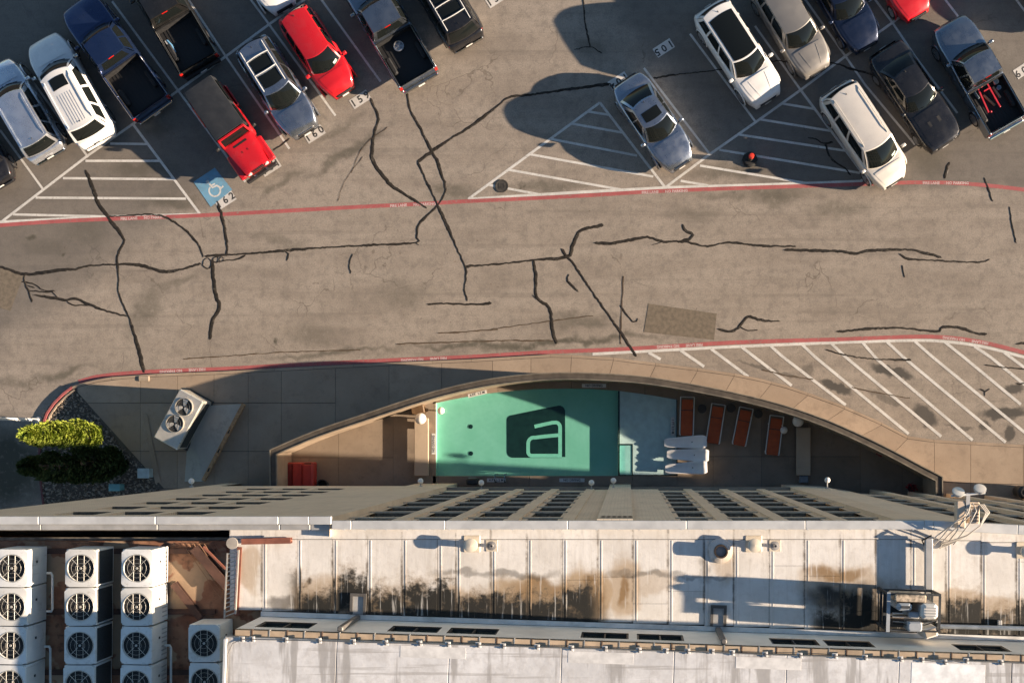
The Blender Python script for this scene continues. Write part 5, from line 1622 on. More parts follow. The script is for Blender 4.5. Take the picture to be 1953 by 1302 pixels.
# ---------------- columnar trees
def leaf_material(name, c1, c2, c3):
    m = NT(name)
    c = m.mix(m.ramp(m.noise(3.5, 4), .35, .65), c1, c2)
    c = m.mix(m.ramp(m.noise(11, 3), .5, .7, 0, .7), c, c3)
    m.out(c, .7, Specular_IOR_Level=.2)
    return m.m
def column_tree(x, y, h, r, label, mat, seed, n):
    rq = random.Random(seed)
    c = G(x, y)
    t = thing('columnar_conifer', label, 'tree', (c.x, c.y, .06))
    MB().tube([(0, 0, 0), (.03, .02, h * .3), (-.02, 0, h * .65), (0, 0, h * .95)], [.13, .10, .06, .02], 10).build('trunk', pbr('conifer_bark', (.10, .07, .05), .9), t, 40)
    br = MB()
    for k in range(26):
        z = h * (.06 + .034 * k); a = k * 2.4
        q = r * .8 * min(1, .5 + z / h) * min(1, (1 - z / h) * 2.2)
        br.tube([(0, 0, z), (q * .6 * math.cos(a), q * .6 * math.sin(a), z + .18), (q * math.cos(a), q * math.sin(a), z + .5)], [.03, .02, .008], 5)
    br.build('branches', pbr('conifer_bark', (.10, .07, .05), .9), t)
    cr = MB()
    clumps = [(rq.uniform(0, 6.28), rq.uniform(.02, .98), rq.uniform(.62, 1.18)) for _ in range(85)]
    for k in range(n):
        a, f, q = clumps[rq.randrange(len(clumps))]
        a += rq.gauss(0, .24); f = min(.995, max(.01, f + rq.gauss(0, .022)))
        prof = min(1, .62 + f * 2.2) * (1 - max(0, f - .45) ** 1.7 / .55 ** 1.7) ** .75
        rad = r * prof * q * (1 - abs(rq.gauss(0, .16))) + .02
        p = Vector((rad * math.cos(a), rad * math.sin(a), .1 + h * f))
        o_ = Vector((math.cos(a), math.sin(a), 0))
        up = (Vector((0, 0, 1)) * rq.uniform(.5, 1.1) + o_ * rq.uniform(.1, .7) + Vector((-o_.y, o_.x, 0)) * rq.uniform(-.9, .9)).normalized()
        sd = up.cross(o_ + Vector((rq.uniform(-.5, .5), rq.uniform(-.5, .5), rq.uniform(-.5, .5)))).normalized()
        L = rq.uniform(.12, .34); w = L * rq.uniform(.14, .30)
        nb = sd.cross(up) * L * .18
        cr.add([p - sd * w * .5, p + sd * w * .5, p + up * L * .6 + sd * w * .55 + nb, p + up * L, p + up * L * .6 - sd * w * .55 + nb], [(0, 1, 2, 3, 4)])
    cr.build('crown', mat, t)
column_tree(190, 829, 6.6, .52, 'sunlit yellow green columnar conifer rising from the gravel bed', leaf_material('sunlit_conifer', (.20, .26, .035), (.34, .38, .06), (.07, .11, .018)), 4, 8500)  # conifer leaf tone brightened to paint in the sun
column_tree(228, 881, 8.6, .66, 'dark shaded columnar conifer nearest the hotel wall', leaf_material('shaded_conifer', (.025, .045, .015), (.05, .08, .025), (.015, .026, .01)), 9, 14000)  # leaf colours darkened to paint in the hotel's shadow

# ============================================================ PARKED VEHICLES
M_TYRE = pbr('tyre_rubber', (.018, .018, .018), .85)
M_RIM = pbr('alloy_rim', (.45, .45, .46), .3, .8, local=True)
M_CGLASS = NT('car_glass')
M_CGLASS = M_CGLASS.out((.008, .010, .010), .03, 0., Specular_IOR_Level=.36)
M_CHROME = pbr('chrome', (.62, .61, .58), .15, 1., var=.05)
M_TRIM = pbr('black_trim', (.015, .015, .016), .55)
M_LAMP = pbr('headlight_glass', (.70, .70, .68), .08, .3, var=.1, local=True)
M_TAIL = pbr('tail_light_red', (.42, .015, .012), .15, var=.15, local=True)
M_LINER = pbr('bed_liner', (.014, .014, .015), .75, var=.3, scale=8)
M_STICK = pbr('paper_sticker', (.60, .72, .62), .7)
def car_paint(name, col, metal=.0, rough=.28):
    m = NT('paint_' + name)
    fl = m.noise(900, 1, m.obj())
    c = m.mix(m.ramp(fl, .3, .7), mul(col, .94), mul(col, 1.06))
    d = m.ramp(m.noise(1.6, 3, m.obj(), .7), .45, .75, 0, .22)
    c = m.mix(d, c, tuple(x * .6 + .06 for x in col))
    r = m.ramp(m.noise(2.5, 2, m.obj()), .3, .7, rough, rough + .14)
    return m.out(c, r, metal, Coat_Weight=.7, Coat_Roughness=.06)
KINDS = {
 # top line of the lower body, glass house stations (fractions from rear), tumblehome, end rounding front / rear
 'sedan':  dict(top=[(0, .55), (.012, .80), (.035, .90), (.12, .97), (.4, .95), (.68, .94), (.73, .94), (.88, .84), (.95, .74), (.985, .64), (1, .45)], wb=.705, wt=.555, rt=.30, rb=.14, zb=.93, tum=.20, kf=.40, kr=.28, rf=1.35, rr=1.0),
 'suv':    dict(top=[(0, .62), (.012, .90), (.03, 1.0), (.2, 1.06), (.5, 1.06), (.72, 1.06), (.77, 1.06), (.90, .98), (.96, .88), (.988, .75), (1, .50)], wb=.745, wt=.605, rt=.085, rb=.03, zb=1.04, tum=.17, kf=.33, kr=.19, rf=1.25, rr=.7),
 'hatch':  dict(top=[(0, .55), (.015, .85), (.04, .96), (.2, 1.0), (.5, .98), (.74, .97), (.79, .96), (.90, .88), (.96, .76), (.988, .64), (1, .45)], wb=.765, wt=.60, rt=.09, rb=.03, zb=.96, tum=.18, kf=.42, kr=.24, rf=1.3, rr=.8),
 'van':    dict(top=[(0, .60), (.012, .90), (.03, 1.0), (.3, 1.03), (.6, 1.03), (.80, 1.02), (.85, 1.0), (.93, .88), (.97, .76), (.99, .64), (1, .46)], wb=.825, wt=.66, rt=.075, rb=.025, zb=1.02, tum=.15, kf=.44, kr=.20, rf=1.35, rr=.6),
 'muscle': dict(top=[(0, .60), (.012, .84), (.03, .93), (.12, .98), (.4, .98), (.62, .96), (.66, .96), (.88, .90), (.96, .84), (.988, .76), (1, .5)], wb=.64, wt=.50, rt=.27, rb=.13, zb=.95, tum=.24, kf=.20, kr=.18, rf=.9, rr=.8),
 'pickup': dict(top=[(0, 1.1), (.7, 1.15), (.735, 1.16), (.90, 1.10), (.965, 1.02), (.988, .90), (1, .6)], wb=.725, wt=.62, rt=.425, rb=.405, zb=1.14, tum=.20, kf=.26, kr=.05, rf=1.1, rr=.3),
}
def vehicle(label, paint, front, rear, W, Ht, kind, z=.75, roof=None, sunroof=None, ribs=0, rails=None, bars=None, mirrors=True, low=.24, opts=()):
    F = G(*front, z); Rr_ = G(*rear, z)
    d = F - Rr_; L = d.length + .05
    c = (F + Rr_) / 2
    K_ = KINDS[kind]
    t = thing('parked_%s' % {'sedan': 'sedan', 'suv': 'suv', 'hatch': 'hatchback', 'van': 'minivan', 'muscle': 'coupe', 'pickup': 'pickup_truck'}[kind], label,
              {'pickup': 'pickup truck', 'van': 'minivan', 'suv': 'suv'}.get(kind, 'car'), (c.x, c.y, 0), math.atan2(d.y, d.x), 'vehicles parked in the car park')
    X = lambda s: (s - .5) * L
    hw0 = W / 2
    tx = [q[0] for q in K_['top']]; tz = [q[1] for q in K_['top']]
    topz = lambda s: float(np.interp(s, tx, tz))
    def plan(s):
        v = 1.0
        dF = (1 - s) * L; dR = s * L
        if dF < K_['rf']:
            v -= K_['kf'] * (1 - dF / K_['rf']) ** 2.2
        if dR < K_['rr']:
            v -= K_['kr'] * (1 - dR / K_['rr']) ** 2.4
        return v
    s0 = 0.0 if kind != 'pickup' else K_['rb'] - .004
    ss = sorted(set([s0, .006, .012, .02, .03, .045, .065, .09, .12] + list(np.linspace(.15, .85, 19)) + [.88, .905, .93, .95, .965, .977, .987, .994, 1.0]))
    ss = [s for s in ss if s >= s0]
    def surf(s, v, dz=0.0):
        # v in -1..1 across the bonnet / deck, follows the top of the lower body
        h = hw0 * plan(s) * .86
        crown = .055 if s > K_['wb'] or s < K_['rb'] else .02
        return Vector((X(s), v * h, topz(s) + crown * (1 - v * v) + dz))
    body = MB(); rings = []
    for s in ss:
        h = hw0 * plan(s); zt = topz(s)
        zl = low + (.10 * max(0, (s - .93) / .07)) + (.12 * max(0, (.05 - s) / .05))
        half = [(h * .90, zl), (h * .965, zl + .10), (h * 1.0, zl + (zt - zl) * .45), (h * .995, zt - .16), (h * .97, zt - .06), (h * .925, zt - .015)]
        half = [(y, max(zl + .01 * i, zz_)) for i, (y, zz_) in enumerate(half)]
        cr_ = [(surf(s, v).y, surf(s, v).z) for v in (1.0, .75, .4, 0)]
        prof = half + cr_
        ring = [(X(s), y, zz_) for y, zz_ in prof] + [(X(s), -y, zz_) for y, zz_ in prof[-2::-1]]
        rings.append(ring)
    m_ = len(rings[0])
    vs = [v for r_ in rings for v in r_]; fs = []
    for i in range(len(rings) - 1):
        for j in range(m_ - 1):
            fs.append((i * m_ + j, i * m_ + j + 1, (i + 1) * m_ + j + 1, (i + 1) * m_ + j))
    fs.append(tuple(range(m_))); fs.append(tuple(range((len(rings) - 1) * m_, len(rings) * m_))[::-1])
    body.add(vs, fs)
    body.build('body', paint, t, 42)
    # bonnet and boot lid sit a little proud so their shut lines show
    hs, he = K_['wb'] + .012, .972
    bon = MB().grid(lambda u, v: surf(hs + (he - hs) * u, (v - .5) * 1.72, .009), 10, 10)
    bo = bon.build('bonnet', paint, t, 'all')
    if 'crease' in opts:
        for sg in (-1, 1):
            MB().grid(lambda u, v: surf(hs + .02 + (he - hs - .04) * u, sg * (.52 - .12 * u) + (v - .5) * .03, .012 + .010 * (1 - abs(v - .5) * 2)), 8, 2).build('bonnet_crease', paint, bo, 'all')
    if 'vents' in opts:
        for sg in (-1, 1):
            MB().grid(lambda u, v: surf(hs + .10 + .05 * u, sg * .30 + (v - .5) * .16, .014), 2, 2).build('bonnet_vent', M_TRIM, bo)
    if kind in ('sedan', 'muscle'):
        MB().grid(lambda u, v: surf(.035 + (K_['rb'] - .05) * u, (v - .5) * 1.7, .008), 6, 8).build('boot_lid', paint, t, 'all')
    # ---- glass house
    zb = K_['zb']; crown = .045
    bwf, bwm, bwr = hw0 * .87, hw0 * .93, hw0 * (.88 if kind != 'pickup' else .92)
    rwf, rwr = hw0 - K_['tum'] - .10, hw0 - K_['tum'] - (.10 if kind != 'sedan' else .13)
    bowf, bowt, bowr = (.30, .15, .11) if kind != 'pickup' else (.16, .07, .02)
    zr = Ht - crown
    fb = lambda v: Vector((X(K_['wb']) - bowf * (2 * v - 1) ** 2, (2 * v - 1) * bwf, zb + .01))
    ft = lambda v: Vector((X(K_['wt']) - bowt * (2 * v - 1) ** 2, (2 * v - 1) * rwf, zr - .015 + crown * .9 * (1 - (2 * v - 1) ** 2)))
    rb_ = lambda v: Vector((X(K_['rb']) + bowr * (2 * v - 1) ** 2, (2 * v - 1) * bwr, zb + .015))
    rt_ = lambda v: Vector((X(K_['rt']) + bowr * (2 * v - 1) ** 2, (2 * v - 1) * rwr, zr - .02 + crown * .8 * (1 - (2 * v - 1) ** 2)))
    def wind(u, v):      # u up, v across
        p = fb(v).lerp(ft(v), u)
        return p + Vector((.03, 0, .05)) * math.sin(math.pi * u)
    def rearw(u, v):
        p = rb_(v).lerp(rt_(v), u)
        return p + Vector((-.03, 0, .03)) * math.sin(math.pi * u)
    def side(sg):
        def f(u, v):     # u rear->front, v up
            vv = 1.0 if sg > 0 else 0.0
            b = rb_(vv).lerp(fb(vv), u); tp = rt_(vv).lerp(ft(vv), u)
            b.y += sg * (bwm - hw0 * .875) * math.sin(math.pi * u)
            b.z = zb + .005
            tp.z += .02 * math.sin(math.pi * u)
            p = b.lerp(tp, v)
            p.y += sg * .035 * math.sin(math.pi * v)
            return p
        return f
    def rooff(u, v):
        p = rt_(v).lerp(ft(v), u)
        p.z += .02 * math.sin(math.pi * u)
        return p
    cabm = paint
    shell = MB().grid(wind, 6, 10, True).grid(rearw, 6, 10).grid(side(1), 12, 5, True).grid(side(-1), 12, 5)
    shell.build('cabin_frame', cabm, t, 50)
    rf_ = MB().grid(lambda u, v: rooff(u, v) + Vector((0, 0, .004)), 10, 10).build('roof', roof or paint, t, 'all')
    def proud(f, u0, u1, v0, v1, nu, nv, off, flip=False):
        def g(u, v):
            uu, vv = u0 + (u1 - u0) * u, v0 + (v1 - v0) * v
            e = .01
            p = f(uu, vv); a = f(min(1, uu + e), vv) - f(max(0, uu - e), vv); b = f(uu, min(1, vv + e)) - f(uu, max(0, vv - e))
            n = a.cross(b).normalized()
            if flip:
                n = -n
            return p + n * off
        return MB().grid(g, nu, nv, flip)
    wsh = proud(wind, .05, .95, .05, .95, 6, 10, .010, True).build('windscreen', M_CGLASS, t, 'all')
    for v0 in (.16, .56):
        pa = wind(.07, v0) ; pb = wind(.16, v0 + .30)
        nrm = Vector((.02, 0, .03))
        MB().bar(pa + nrm, pb + nrm, .022, .012).build('wiper', M_TRIM, wsh)
    if 'sticker' in opts:
        proud(wind, .12, .24, .72, .86, 1, 2, .016, True).build('sticker', M_STICK, wsh)
    if kind == 'pickup':
        proud(rearw, .25, .88, .12, .88, 3, 8, .010).build('rear_window', M_CGLASS, t, 'all')
        proud(rearw, .90, .97, .40, .60, 1, 2, .014).build('third_brake_light', M_TAIL, t)
    else:
        proud(rearw, .10, .92, .08, .92, 5, 8, .010).build('rear_window', M_CGLASS, t, 'all')
    splits = {'pickup': [(.06, .44), (.50, .88)], 'van': [(.05, .27), (.30, .56), (.60, .93)], 'suv': [(.05, .26), (.30, .57), (.61, .91)], 'sedan': [(.16, .48), (.52, .86)], 'hatch': [(.06, .22), (.26, .54), (.58, .90)], 'muscle': [(.14, .34), (.40, .88)]}[kind]
    for sg in (1, -1):
        for a, b in splits:
            proud(side(sg), a, b, .12, .88, 6, 4, .010, sg > 0).build('side_window', M_CGLASS, t, 'all')
    # roof extras
    if sunroof:
        for (u0, u1, v0, v1) in sunroof:
            proud(rooff, u0, u1, v0, v1, 6, 8, .012, False).build('sunroof', M_CGLASS, rf_, 'all')
    for k in range(ribs):
        v = .5 + (k - (ribs - 1) / 2) * .085
        proud(rooff, .07, .60, v - .012, v + .012, 8, 2, .018, False).build('roof_rib', paint, rf_)
    if rails:
        for v in (.08, .92):
            pts = [rooff(u, v) + Vector((0, 0, .05 if 0.06 < u < .9 else .01)) for u in np.linspace(.04, .93, 9)]
            MB().tube(pts, .018, 6).build('roof_rail', rails, rf_, 40)
    for u in (bars or []):
        pts = [rooff(u, v) + Vector((0, 0, .055)) for v in np.linspace(.08, .92, 7)]
        MB().tube(pts, .022, 6).build('cross_bar', M_WFRAME, rf_, 40)
    if kind not in ('pickup',):
        p = rooff(.10, .5)
        MB().tube([p, p + Vector((-.09, 0, .05))], [.02, .006], 6).build('aerial', M_TRIM, rf_)
    # wheels
    wr = .33 if kind in ('sedan', 'hatch', 'muscle') else .38
    for sx in ((.185, .82) if kind != 'pickup' else (.20, .825)):
        for sg in (-1, 1):
            w_ = MB()
            Mw = Matrix.Translation((X(sx), sg * (hw0 - .105), wr)) @ Matrix.Rotation(R(90), 4, 'X')
            wo = MB().lathe([(wr - .10, -.11), (wr - .02, -.115), (wr, -.08), (wr, .08), (wr - .02, .115), (wr - .10, .11)], n=24, M=Mw).build('wheel', M_TYRE, t, 35)
            MB().lathe([(1e-5, .05), (.06, .06), (.08, .04), (wr - .11, .09), (wr - .09, .112)] if sg < 0 else [(wr - .09, -.112), (wr - .11, -.09), (.08, -.04), (.06, -.06), (1e-5, -.05)], n=20, M=Mw).build('rim', M_RIM, wo, 35)
            MB().tube([(X(sx) + (wr + .05) * math.cos(a), sg * (hw0 - .015), wr + (wr + .05) * math.sin(a)) for a in np.linspace(R(-10), R(190), 13)], .035, 6).build('wheel_arch', M_TRIM if kind in ('suv', 'pickup') and 'cladding' in opts else paint, t, 40)
    # mirrors, lamps, bumpers, plates
    if mirrors:
        for sg in (-1, 1):
            xm = X(K_['wb']) - .30
            mo = MB().cbox(-.07, .07, -.10, .10, -.07, .07, .03, Matrix.Translation((xm, sg * (hw0 + .10), zb + .12))).build('wing_mirror', M_CHROME if 'chrome_mirror' in opts else paint, t)
            MB().box(xm - .03, xm + .03, min(sg * (hw0 - .06), sg * (hw0 + .02)), max(sg * (hw0 - .06), sg * (hw0 + .02)), zb + .04, zb + .08).build('mirror_arm', M_TRIM, mo)
    for sg in (-1, 1):
        def lamp(u, v):
            s = .955 + .035 * u
            h = hw0 * plan(s)
            y = h * (.62 + .36 * v)
            return Vector((X(s) - .10 * v * v + .02, sg * y, topz(s) - .04 - .05 * v + .022))
        MB().grid(lamp, 4, 5, sg > 0).build('headlight', M_LAMP, t, 'all')
    zf = .42
    MB().cbox(-.03, .05, -hw0 * .44, hw0 * .44, zf + .06, zf + .24, .02, Matrix.Translation((L / 2 - .035, 0, 0))).build('grille', M_TRIM, t)
    if 'chrome_grille' in opts:
        MB().cbox(-.02, .03, -hw0 * .42, hw0 * .42, zf + .25, zf + .30, .01, Matrix.Translation((L / 2 - .03, 0, 0))).build('grille_bar', M_CHROME, t)
    MB().box(L / 2 + .0, L / 2 + .03, -.16, .16, .33, .44).build('number_plate', M_WBOX, t)
    wfb = hw0 * (1 - K_['kf']) * .88
    MB().cbox(-.05, .03, -wfb, wfb, .30, .42, .03, Matrix.Translation((L / 2 - .03, 0, 0))).build('front_bumper', M_TRIM, t)
    if kind != 'pickup':
        for sg in (-1, 1):
            def tl(u, v):
                s = .004 + .028 * u
                h = hw0 * plan(s)
                y = h * (.60 + .40 * v)
                return Vector((X(s) + .06 * v * v - .025 * (1 - u), sg * y * 1.012, topz(s) - .02 - .16 * (1 - u)))
            MB().grid(tl, 4, 5, sg < 0).build('tail_light', M_TAIL, t, 'all')
        wrb = hw0 * (1 - K_['kr']) * .93
        MB().cbox(-.05, .05, -wrb, wrb, .42, .62, .04, Matrix.Translation((-L / 2 - .01, 0, 0))).build('rear_bumper', M_CHROME if 'chrome_rear' in opts else paint, t)
        MB().box(-L / 2 - .075, -L / 2 - .062, -.16, .16, .63, .74).build('number_plate', M_WBOX, t)
    for sg in (-1, 1):
        for s in ((.36, .56) if kind != 'muscle' else (.45,)):
            MB().box(X(s) - .08, X(s) + .08, sg * hw0 - (.004 if sg > 0 else .018), sg * hw0 + (.018 if sg > 0 else .004), .80, .83).build('door_handle', M_CHROME if 'chrome_mirror' in opts else paint, t)
    # load bed
    if kind == 'pickup':
        x0, x1 = X(0) + .06, X(K_['rb']) - .03
        zt, zfl, wt_ = 1.12, .74, .10
        for sg in (-1, 1):
            y0, y1 = sorted((sg * (hw0 - .02), sg * (hw0 - .02 - wt_)))
            MB().cbox(x0, x1, y0, y1, .42, zt, .035).build('bed_side', paint, t)
            yi = sorted((sg * (hw0 - .02 - wt_ - .004), sg * (hw0 - .02 - wt_ - .012)))
            MB().box(x0 + .09, x1 - .01, yi[0], yi[1], zfl, zt - .02).build('bed_liner_side', M_LINER, t)
            MB().cbox(X(.20) - .42, X(.20) + .42, *sorted((sg * (hw0 - .135), sg * (hw0 - .36))), zfl, zfl + .22, .05).build('wheel_box', M_LINER, t)
            MB().cbox(x0 - .02, x0 + .05, *sorted((sg * (hw0 - .015), sg * (hw0 - .17))), .72, 1.06, .02).build('tail_light', M_TAIL, t)
        MB().cbox(x0, x0 + .08, -hw0 + .125, hw0 - .125, .55, zt - .01, .03).build('tailgate', paint, t)
        MB().box(x0 + .081, x0 + .09, -hw0 + .13, hw0 - .13, zfl, zt - .03).build('tailgate_liner', M_LINER, t)
        MB().box(x1 - .06, x1, -hw0 + .125, hw0 - .125, .5, zt - .02).build('bed_front', M_LINER, t)
        fl_ = MB().box(x0 + .08, x1 - .06, -hw0 + .13, hw0 - .13, .5, zfl).build('bed_floor', M_LINER, t)
        for k in range(9):
            y = -hw0 + .36 + k * (W - .72) / 8
            MB().box(x0 + .1, x1 - .08, y - .02, y + .02, zfl + .001, zfl + .015).build('floor_rib', M_LINER, fl_)
        MB().cbox(-.10, .05, -hw0 * .90, hw0 * .90, .46, .62, .03, Matrix.Translation((-L / 2, 0, 0))).build('rear_bumper', M_CHROME if 'chrome_rear' in opts else M_TRIM, t)
        MB().box(-L / 2 - .13, -L / 2 - .101, -.16, .16, .47, .58).build('number_plate', M_WBOX, t)
        t['bed'] = [x0, x1, zfl]
    return t, L

def AX(px, py, Lm, front=True, z=.75, u=(-.505, -.863)):
    # other end of a car from one end, its length and the stall direction in the picture
    k = Lm / PM(z)
    return (px + u[0] * k, py + u[1] * k)
U = (.505, .863)
P_WHITE = car_paint('white', (.76, .75, .73), 0, .25)
P_SILVB = car_paint('silver', (.72, .75, .80), .85, .24)
P_NAVY = car_paint('dark_blue', (.022, .045, .12), .7, .25)
P_BLACK = car_paint('black', (.012, .012, .014), .1, .22)
P_BROWN = car_paint('dark_brown', (.015, .0145, .014), .2, .25)
P_RED = car_paint('red', (.50, .010, .016), 0, .25)
P_STEEL = car_paint('steel_grey', (.36, .40, .46), .92, .22)
P_SLATE = car_paint('slate_grey', (.25, .285, .33), .92, .24)
P_GREY = car_paint('warm_grey', (.26, .245, .225), .4, .38)
P_BEIGE = car_paint('champagne', (.72, .675, .61), .15, .28)
M_ROOFBLK = car_paint('roof_black', (.016, .017, .02), 0, .3)
M_HARD = pbr('black_hardtop', (.022, .024, .028), .6, var=.1, local=True)

# ---- left group
f = AX(93, 296, 4.75)
vehicle('pale silver blue suv at the left edge next to the white suv', P_SILVB, f, (93, 296), 1.90, 1.70, 'suv', rails=P_SILVB, opts=('chrome_rear',))
vehicle('white suv with sunroof and ribbed roof, tail in the sun', P_WHITE, (80, 74), (187, 268), 1.95, 1.86, 'suv', sunroof=[(.70, .90, .24, .76)], ribs=6, rails=P_WHITE, opts=('chrome_mirror',))
vehicle('dark blue pickup truck with empty black bed behind the white suv', P_NAVY, (148, 6), (293, 210), 2.0, 1.90, 'pickup', opts=('chrome_rear',))
f = AX(383, 128, 5.7)
vehicle('black brown pickup truck with blue bottle in bed, cab cut by the top edge', P_BROWN, f, (383, 128), 2.0, 1.90, 'pickup')
tr_ = [o for o in bpy.data.objects if o.get('label', '').startswith('black brown')][0]
x0, x1, zfl = tr_['bed']
bt = thing('blue_tool', 'blue and pale strap bundle lying in the black brown truck bed', 'tool', tr_.matrix_world @ Vector((0, 0, 0)))
bt.location = Vector((*G(325, 88, .85), .76)); bt.rotation_euler = (0, 0, -1.0)
MB().tube([(-.3, 0, .05), (0, .05, .06), (.35, .02, .05)], .05, 8).build('tool_body', pbr('blue_plastic', (.10, .25, .42), .5), bt, 40)
MB().cbox(-.35, -.1, -.12, .0, 0, .08, .02).build('tool_head', M_WBOX, bt)
b = AX(541, 14, 4.4)
vehicle('white car at the top edge left of the red hatchback, mostly out of view', P_WHITE, (541, 14), b, 1.8, 1.5, 'sedan')
vehicle('red hatchback facing down the picture at the top left', P_RED, (655, 174), (556, 22), 1.75, 1.52, 'hatch', opts=('sticker',))
vehicle('steel grey suv with twin glass roof panels and silver roof bars', P_STEEL, (582, 250), (478, 82), 1.84, 1.68, 'suv', sunroof=[(.30, .56, .14, .86), (.62, .88, .14, .86)], rails=M_WFRAME, bars=[.28, .59], opts=('chrome_grille',))
f = AX(800, 154, 5.7)
vehicle('slate grey pickup truck with a spare rim in its bed', P_SLATE, f, (800, 154), 2.0, 1.92, 'pickup', opts=('chrome_rear', 'cladding'))
rim = thing('spare_rim', 'pale spare wheel rim lying in the slate grey truck bed', 'wheel rim', (*G(760, 88, .85), .76))
MB().lathe([(.23, 0), (.24, .10), (.20, .11), (.18, .04), (.17, .03)], n=26).build('barrel', M_RIM, rim, 35)
for k in range(5):
    a = k * 1.2566
    MB().bar((.03 * math.cos(a), .03 * math.sin(a), .07), (.19 * math.cos(a), .19 * math.sin(a), .06), .07, .03).build('spoke', M_RIM, rim)
MB().lathe([(.06, .05), (.05, .10), (1e-5, .10)], n=16).build('hub', M_RIM, rim, 35)
f = AX(893, 82, 4.9)
vehicle('black suv with silver roof rails and cross bars at the top centre', P_BLACK, f, (893, 82), 1.92, 1.76, 'suv', rails=M_WFRAME, bars=[.24, .50, .76], sunroof=[(.28, .46, .16, .84), (.54, .72, .16, .84)], opts=('chrome_rear',))
f = AX(-2, 352, 4.6)
vehicle('black car with red tail light showing only its corner at the left edge', P_BLACK, f, (-2, 352), 1.85, 1.48, 'sedan')

# ---- red off-roader with black hard top
def offroader():
    F = G(497, 327, .8); Rr_ = G(390, 172, .8)
    d = F - Rr_; L = d.length; c = (F + Rr_) / 2
    t = thing('parked_offroader', 'red boxy off-roader with flat black hard top', 'suv', (c.x, c.y, 0), math.atan2(d.y, d.x), 'vehicles parked in the car park')
    hw = .80
    def X(s):
        return (s - .5) * L
    tub = MB().cbox(X(.03), X(.64), -hw, hw, .45, 1.10, .05)
    tub.build('tub', P_RED, t, 40)
    MB().box(X(.04), X(.96), -.62, .62, .20, .449).build('chassis_light_block', M_TRIM, t)  # unseen box added to block sun passing under the tub
    # tapered bonnet with crown
    def bonn(u, v):
        s = .635 + .335 * u
        h = .74 - .14 * u
        q = (2 * v - 1)
        return Vector((X(s), q * h, 1.16 - .09 * u - .05 * q * q * q * q - .02 * max(0, u - .9) * 10))
    MB().grid(bonn, 12, 12, True).build('bonnet', P_RED, t, 'all')
    side = MB()
    for sg in (0, 1):
        pts = [bonn(i / 12, sg) for i in range(13)]
        k = len(side.v); side.v += [tuple(p) for p in pts] + [(p.x, p.y, .55) for p in pts]
        for i in range(12):
            f = (k + i, k + i + 1, k + 14 + i, k + 13 + i); side.f.append(f if sg else f[::-1])
    pts = [bonn(1, j / 12) for j in range(13)]
    k = len(side.v); side.v += [tuple(p) for p in pts] + [(p.x + .02, p.y, .55) for p in pts]
    for i in range(12):
        side.f.append((k + i, k + i + 1, k + 14 + i, k + 13 + i))
    side.build('front_panel', P_RED, t, 40)
    for k in range(7):
        y = -.27 + .09 * k
        MB().box(X(.97) + .0, X(.97) + .035, y - .025, y + .025, .72, 1.06).build('grille_slot', M_TRIM, t)
    for sg in (-1, 1):
        Mh = Matrix.Translation((X(.97) + .02, sg * .45, .90)) @ Matrix.Rotation(R(90), 4, 'Y')
        MB().lathe([(.10, -.02), (.10, .03), (1e-5, .05)], n=18, M=Mh).build('headlight', M_LAMP, t, 35)
        # squared wings standing out over the wheels
        fe = MB().cbox(X(.70), X(.975), *sorted((sg * .62, sg * .93)), .78, .92, .05).build('wing', P_RED, t)
        MB().cbox(X(.08), X(.33), *sorted((sg * .78, sg * .93)), .78, .92, .05).build('wing', P_RED, t)
        MB().cbox(X(.36), X(.62), *sorted((sg * .801, sg * .83)), .55, 1.02, .02).build('door', P_RED, t)
        MB().cbox(-.06, .06, -.09, .09, 1.14, 1.30, .03, Matrix.Translation((X(.61), sg * .98, 0))).build('wing_mirror', M_TRIM, t)
        for s in (.205, .835):
            Mw = Matrix.Translation((X(s), sg * .73, .39)) @ Matrix.Rotation(R(90), 4, 'X')
            wo = MB().lathe([(.24, -.12), (.37, -.13), (.39, -.09), (.39, .09), (.37, .13), (.24, .12)], n=24, M=Mw).build('wheel', M_TYRE, t, 35)
            MB().lathe([(.25, -.121), (.1, -.06), (1e-5, -.07)] if sg > 0 else [(1e-5, .07), (.1, .06), (.25, .121)], n=18, M=Mw).build('rim', M_RIM, wo, 35)
        MB().box(X(.02) - .02, X(.03), sg * .70 - .06, sg * .70 + .06, .80, 1.02).build('tail_light', M_TAIL, t)
    # upright windscreen in a red frame
    def ws(u, v):
        return Vector((X(.625) - .16 * u, (2 * v - 1) * (.70 - .05 * u), 1.12 + .62 * u))
    MB().grid(ws, 3, 6, True).build('windscreen', M_CGLASS, t, 'all')
    fr2 = MB()
    fr2.bar(ws(0, 0) + Vector((.02, 0, .02)), ws(1, 0) + Vector((.02, 0, .02)), .07, .06); fr2.bar(ws(0, 1) + Vector((.02, 0, .02)), ws(1, 1) + Vector((.02, 0, .02)), .07, .06)
    fr2.bar(ws(1, 0) + Vector((.03, -.04, .0)), ws(1, 1) + Vector((.03, .04, .0)), .08, .06); fr2.bar(ws(0, 0) + Vector((.04, -.04, .0)), ws(0, 1) + Vector((.04, .04, .0)), .07, .05)
    fr2.build('windscreen_frame', P_RED, t)
    # hard top
    def top(u, v):
        q = 2 * v - 1
        return Vector((X(.005) + (X(.575) - X(.005)) * u, q * (.74 - .03 * (1 - u)), 1.80 - .03 * q ** 4 - .03 * max(0, .1 - u) * 10))
    MB().grid(top, 12, 10, True).build('hard_top', M_HARD, t, 'all')
    wl_ = MB()
    for sg, v in ((-1, 0), (1, 1)):
        pts = [top(i / 12, v) for i in range(13)]
        k = len(wl_.v); wl_.v += [tuple(p) for p in pts] + [(p.x, sg * .79, 1.10) for p in pts]
        for i in range(12):
            f = (k + i, k + i + 1, k + 14 + i, k + 13 + i); wl_.f.append(f[::-1] if sg > 0 else f)
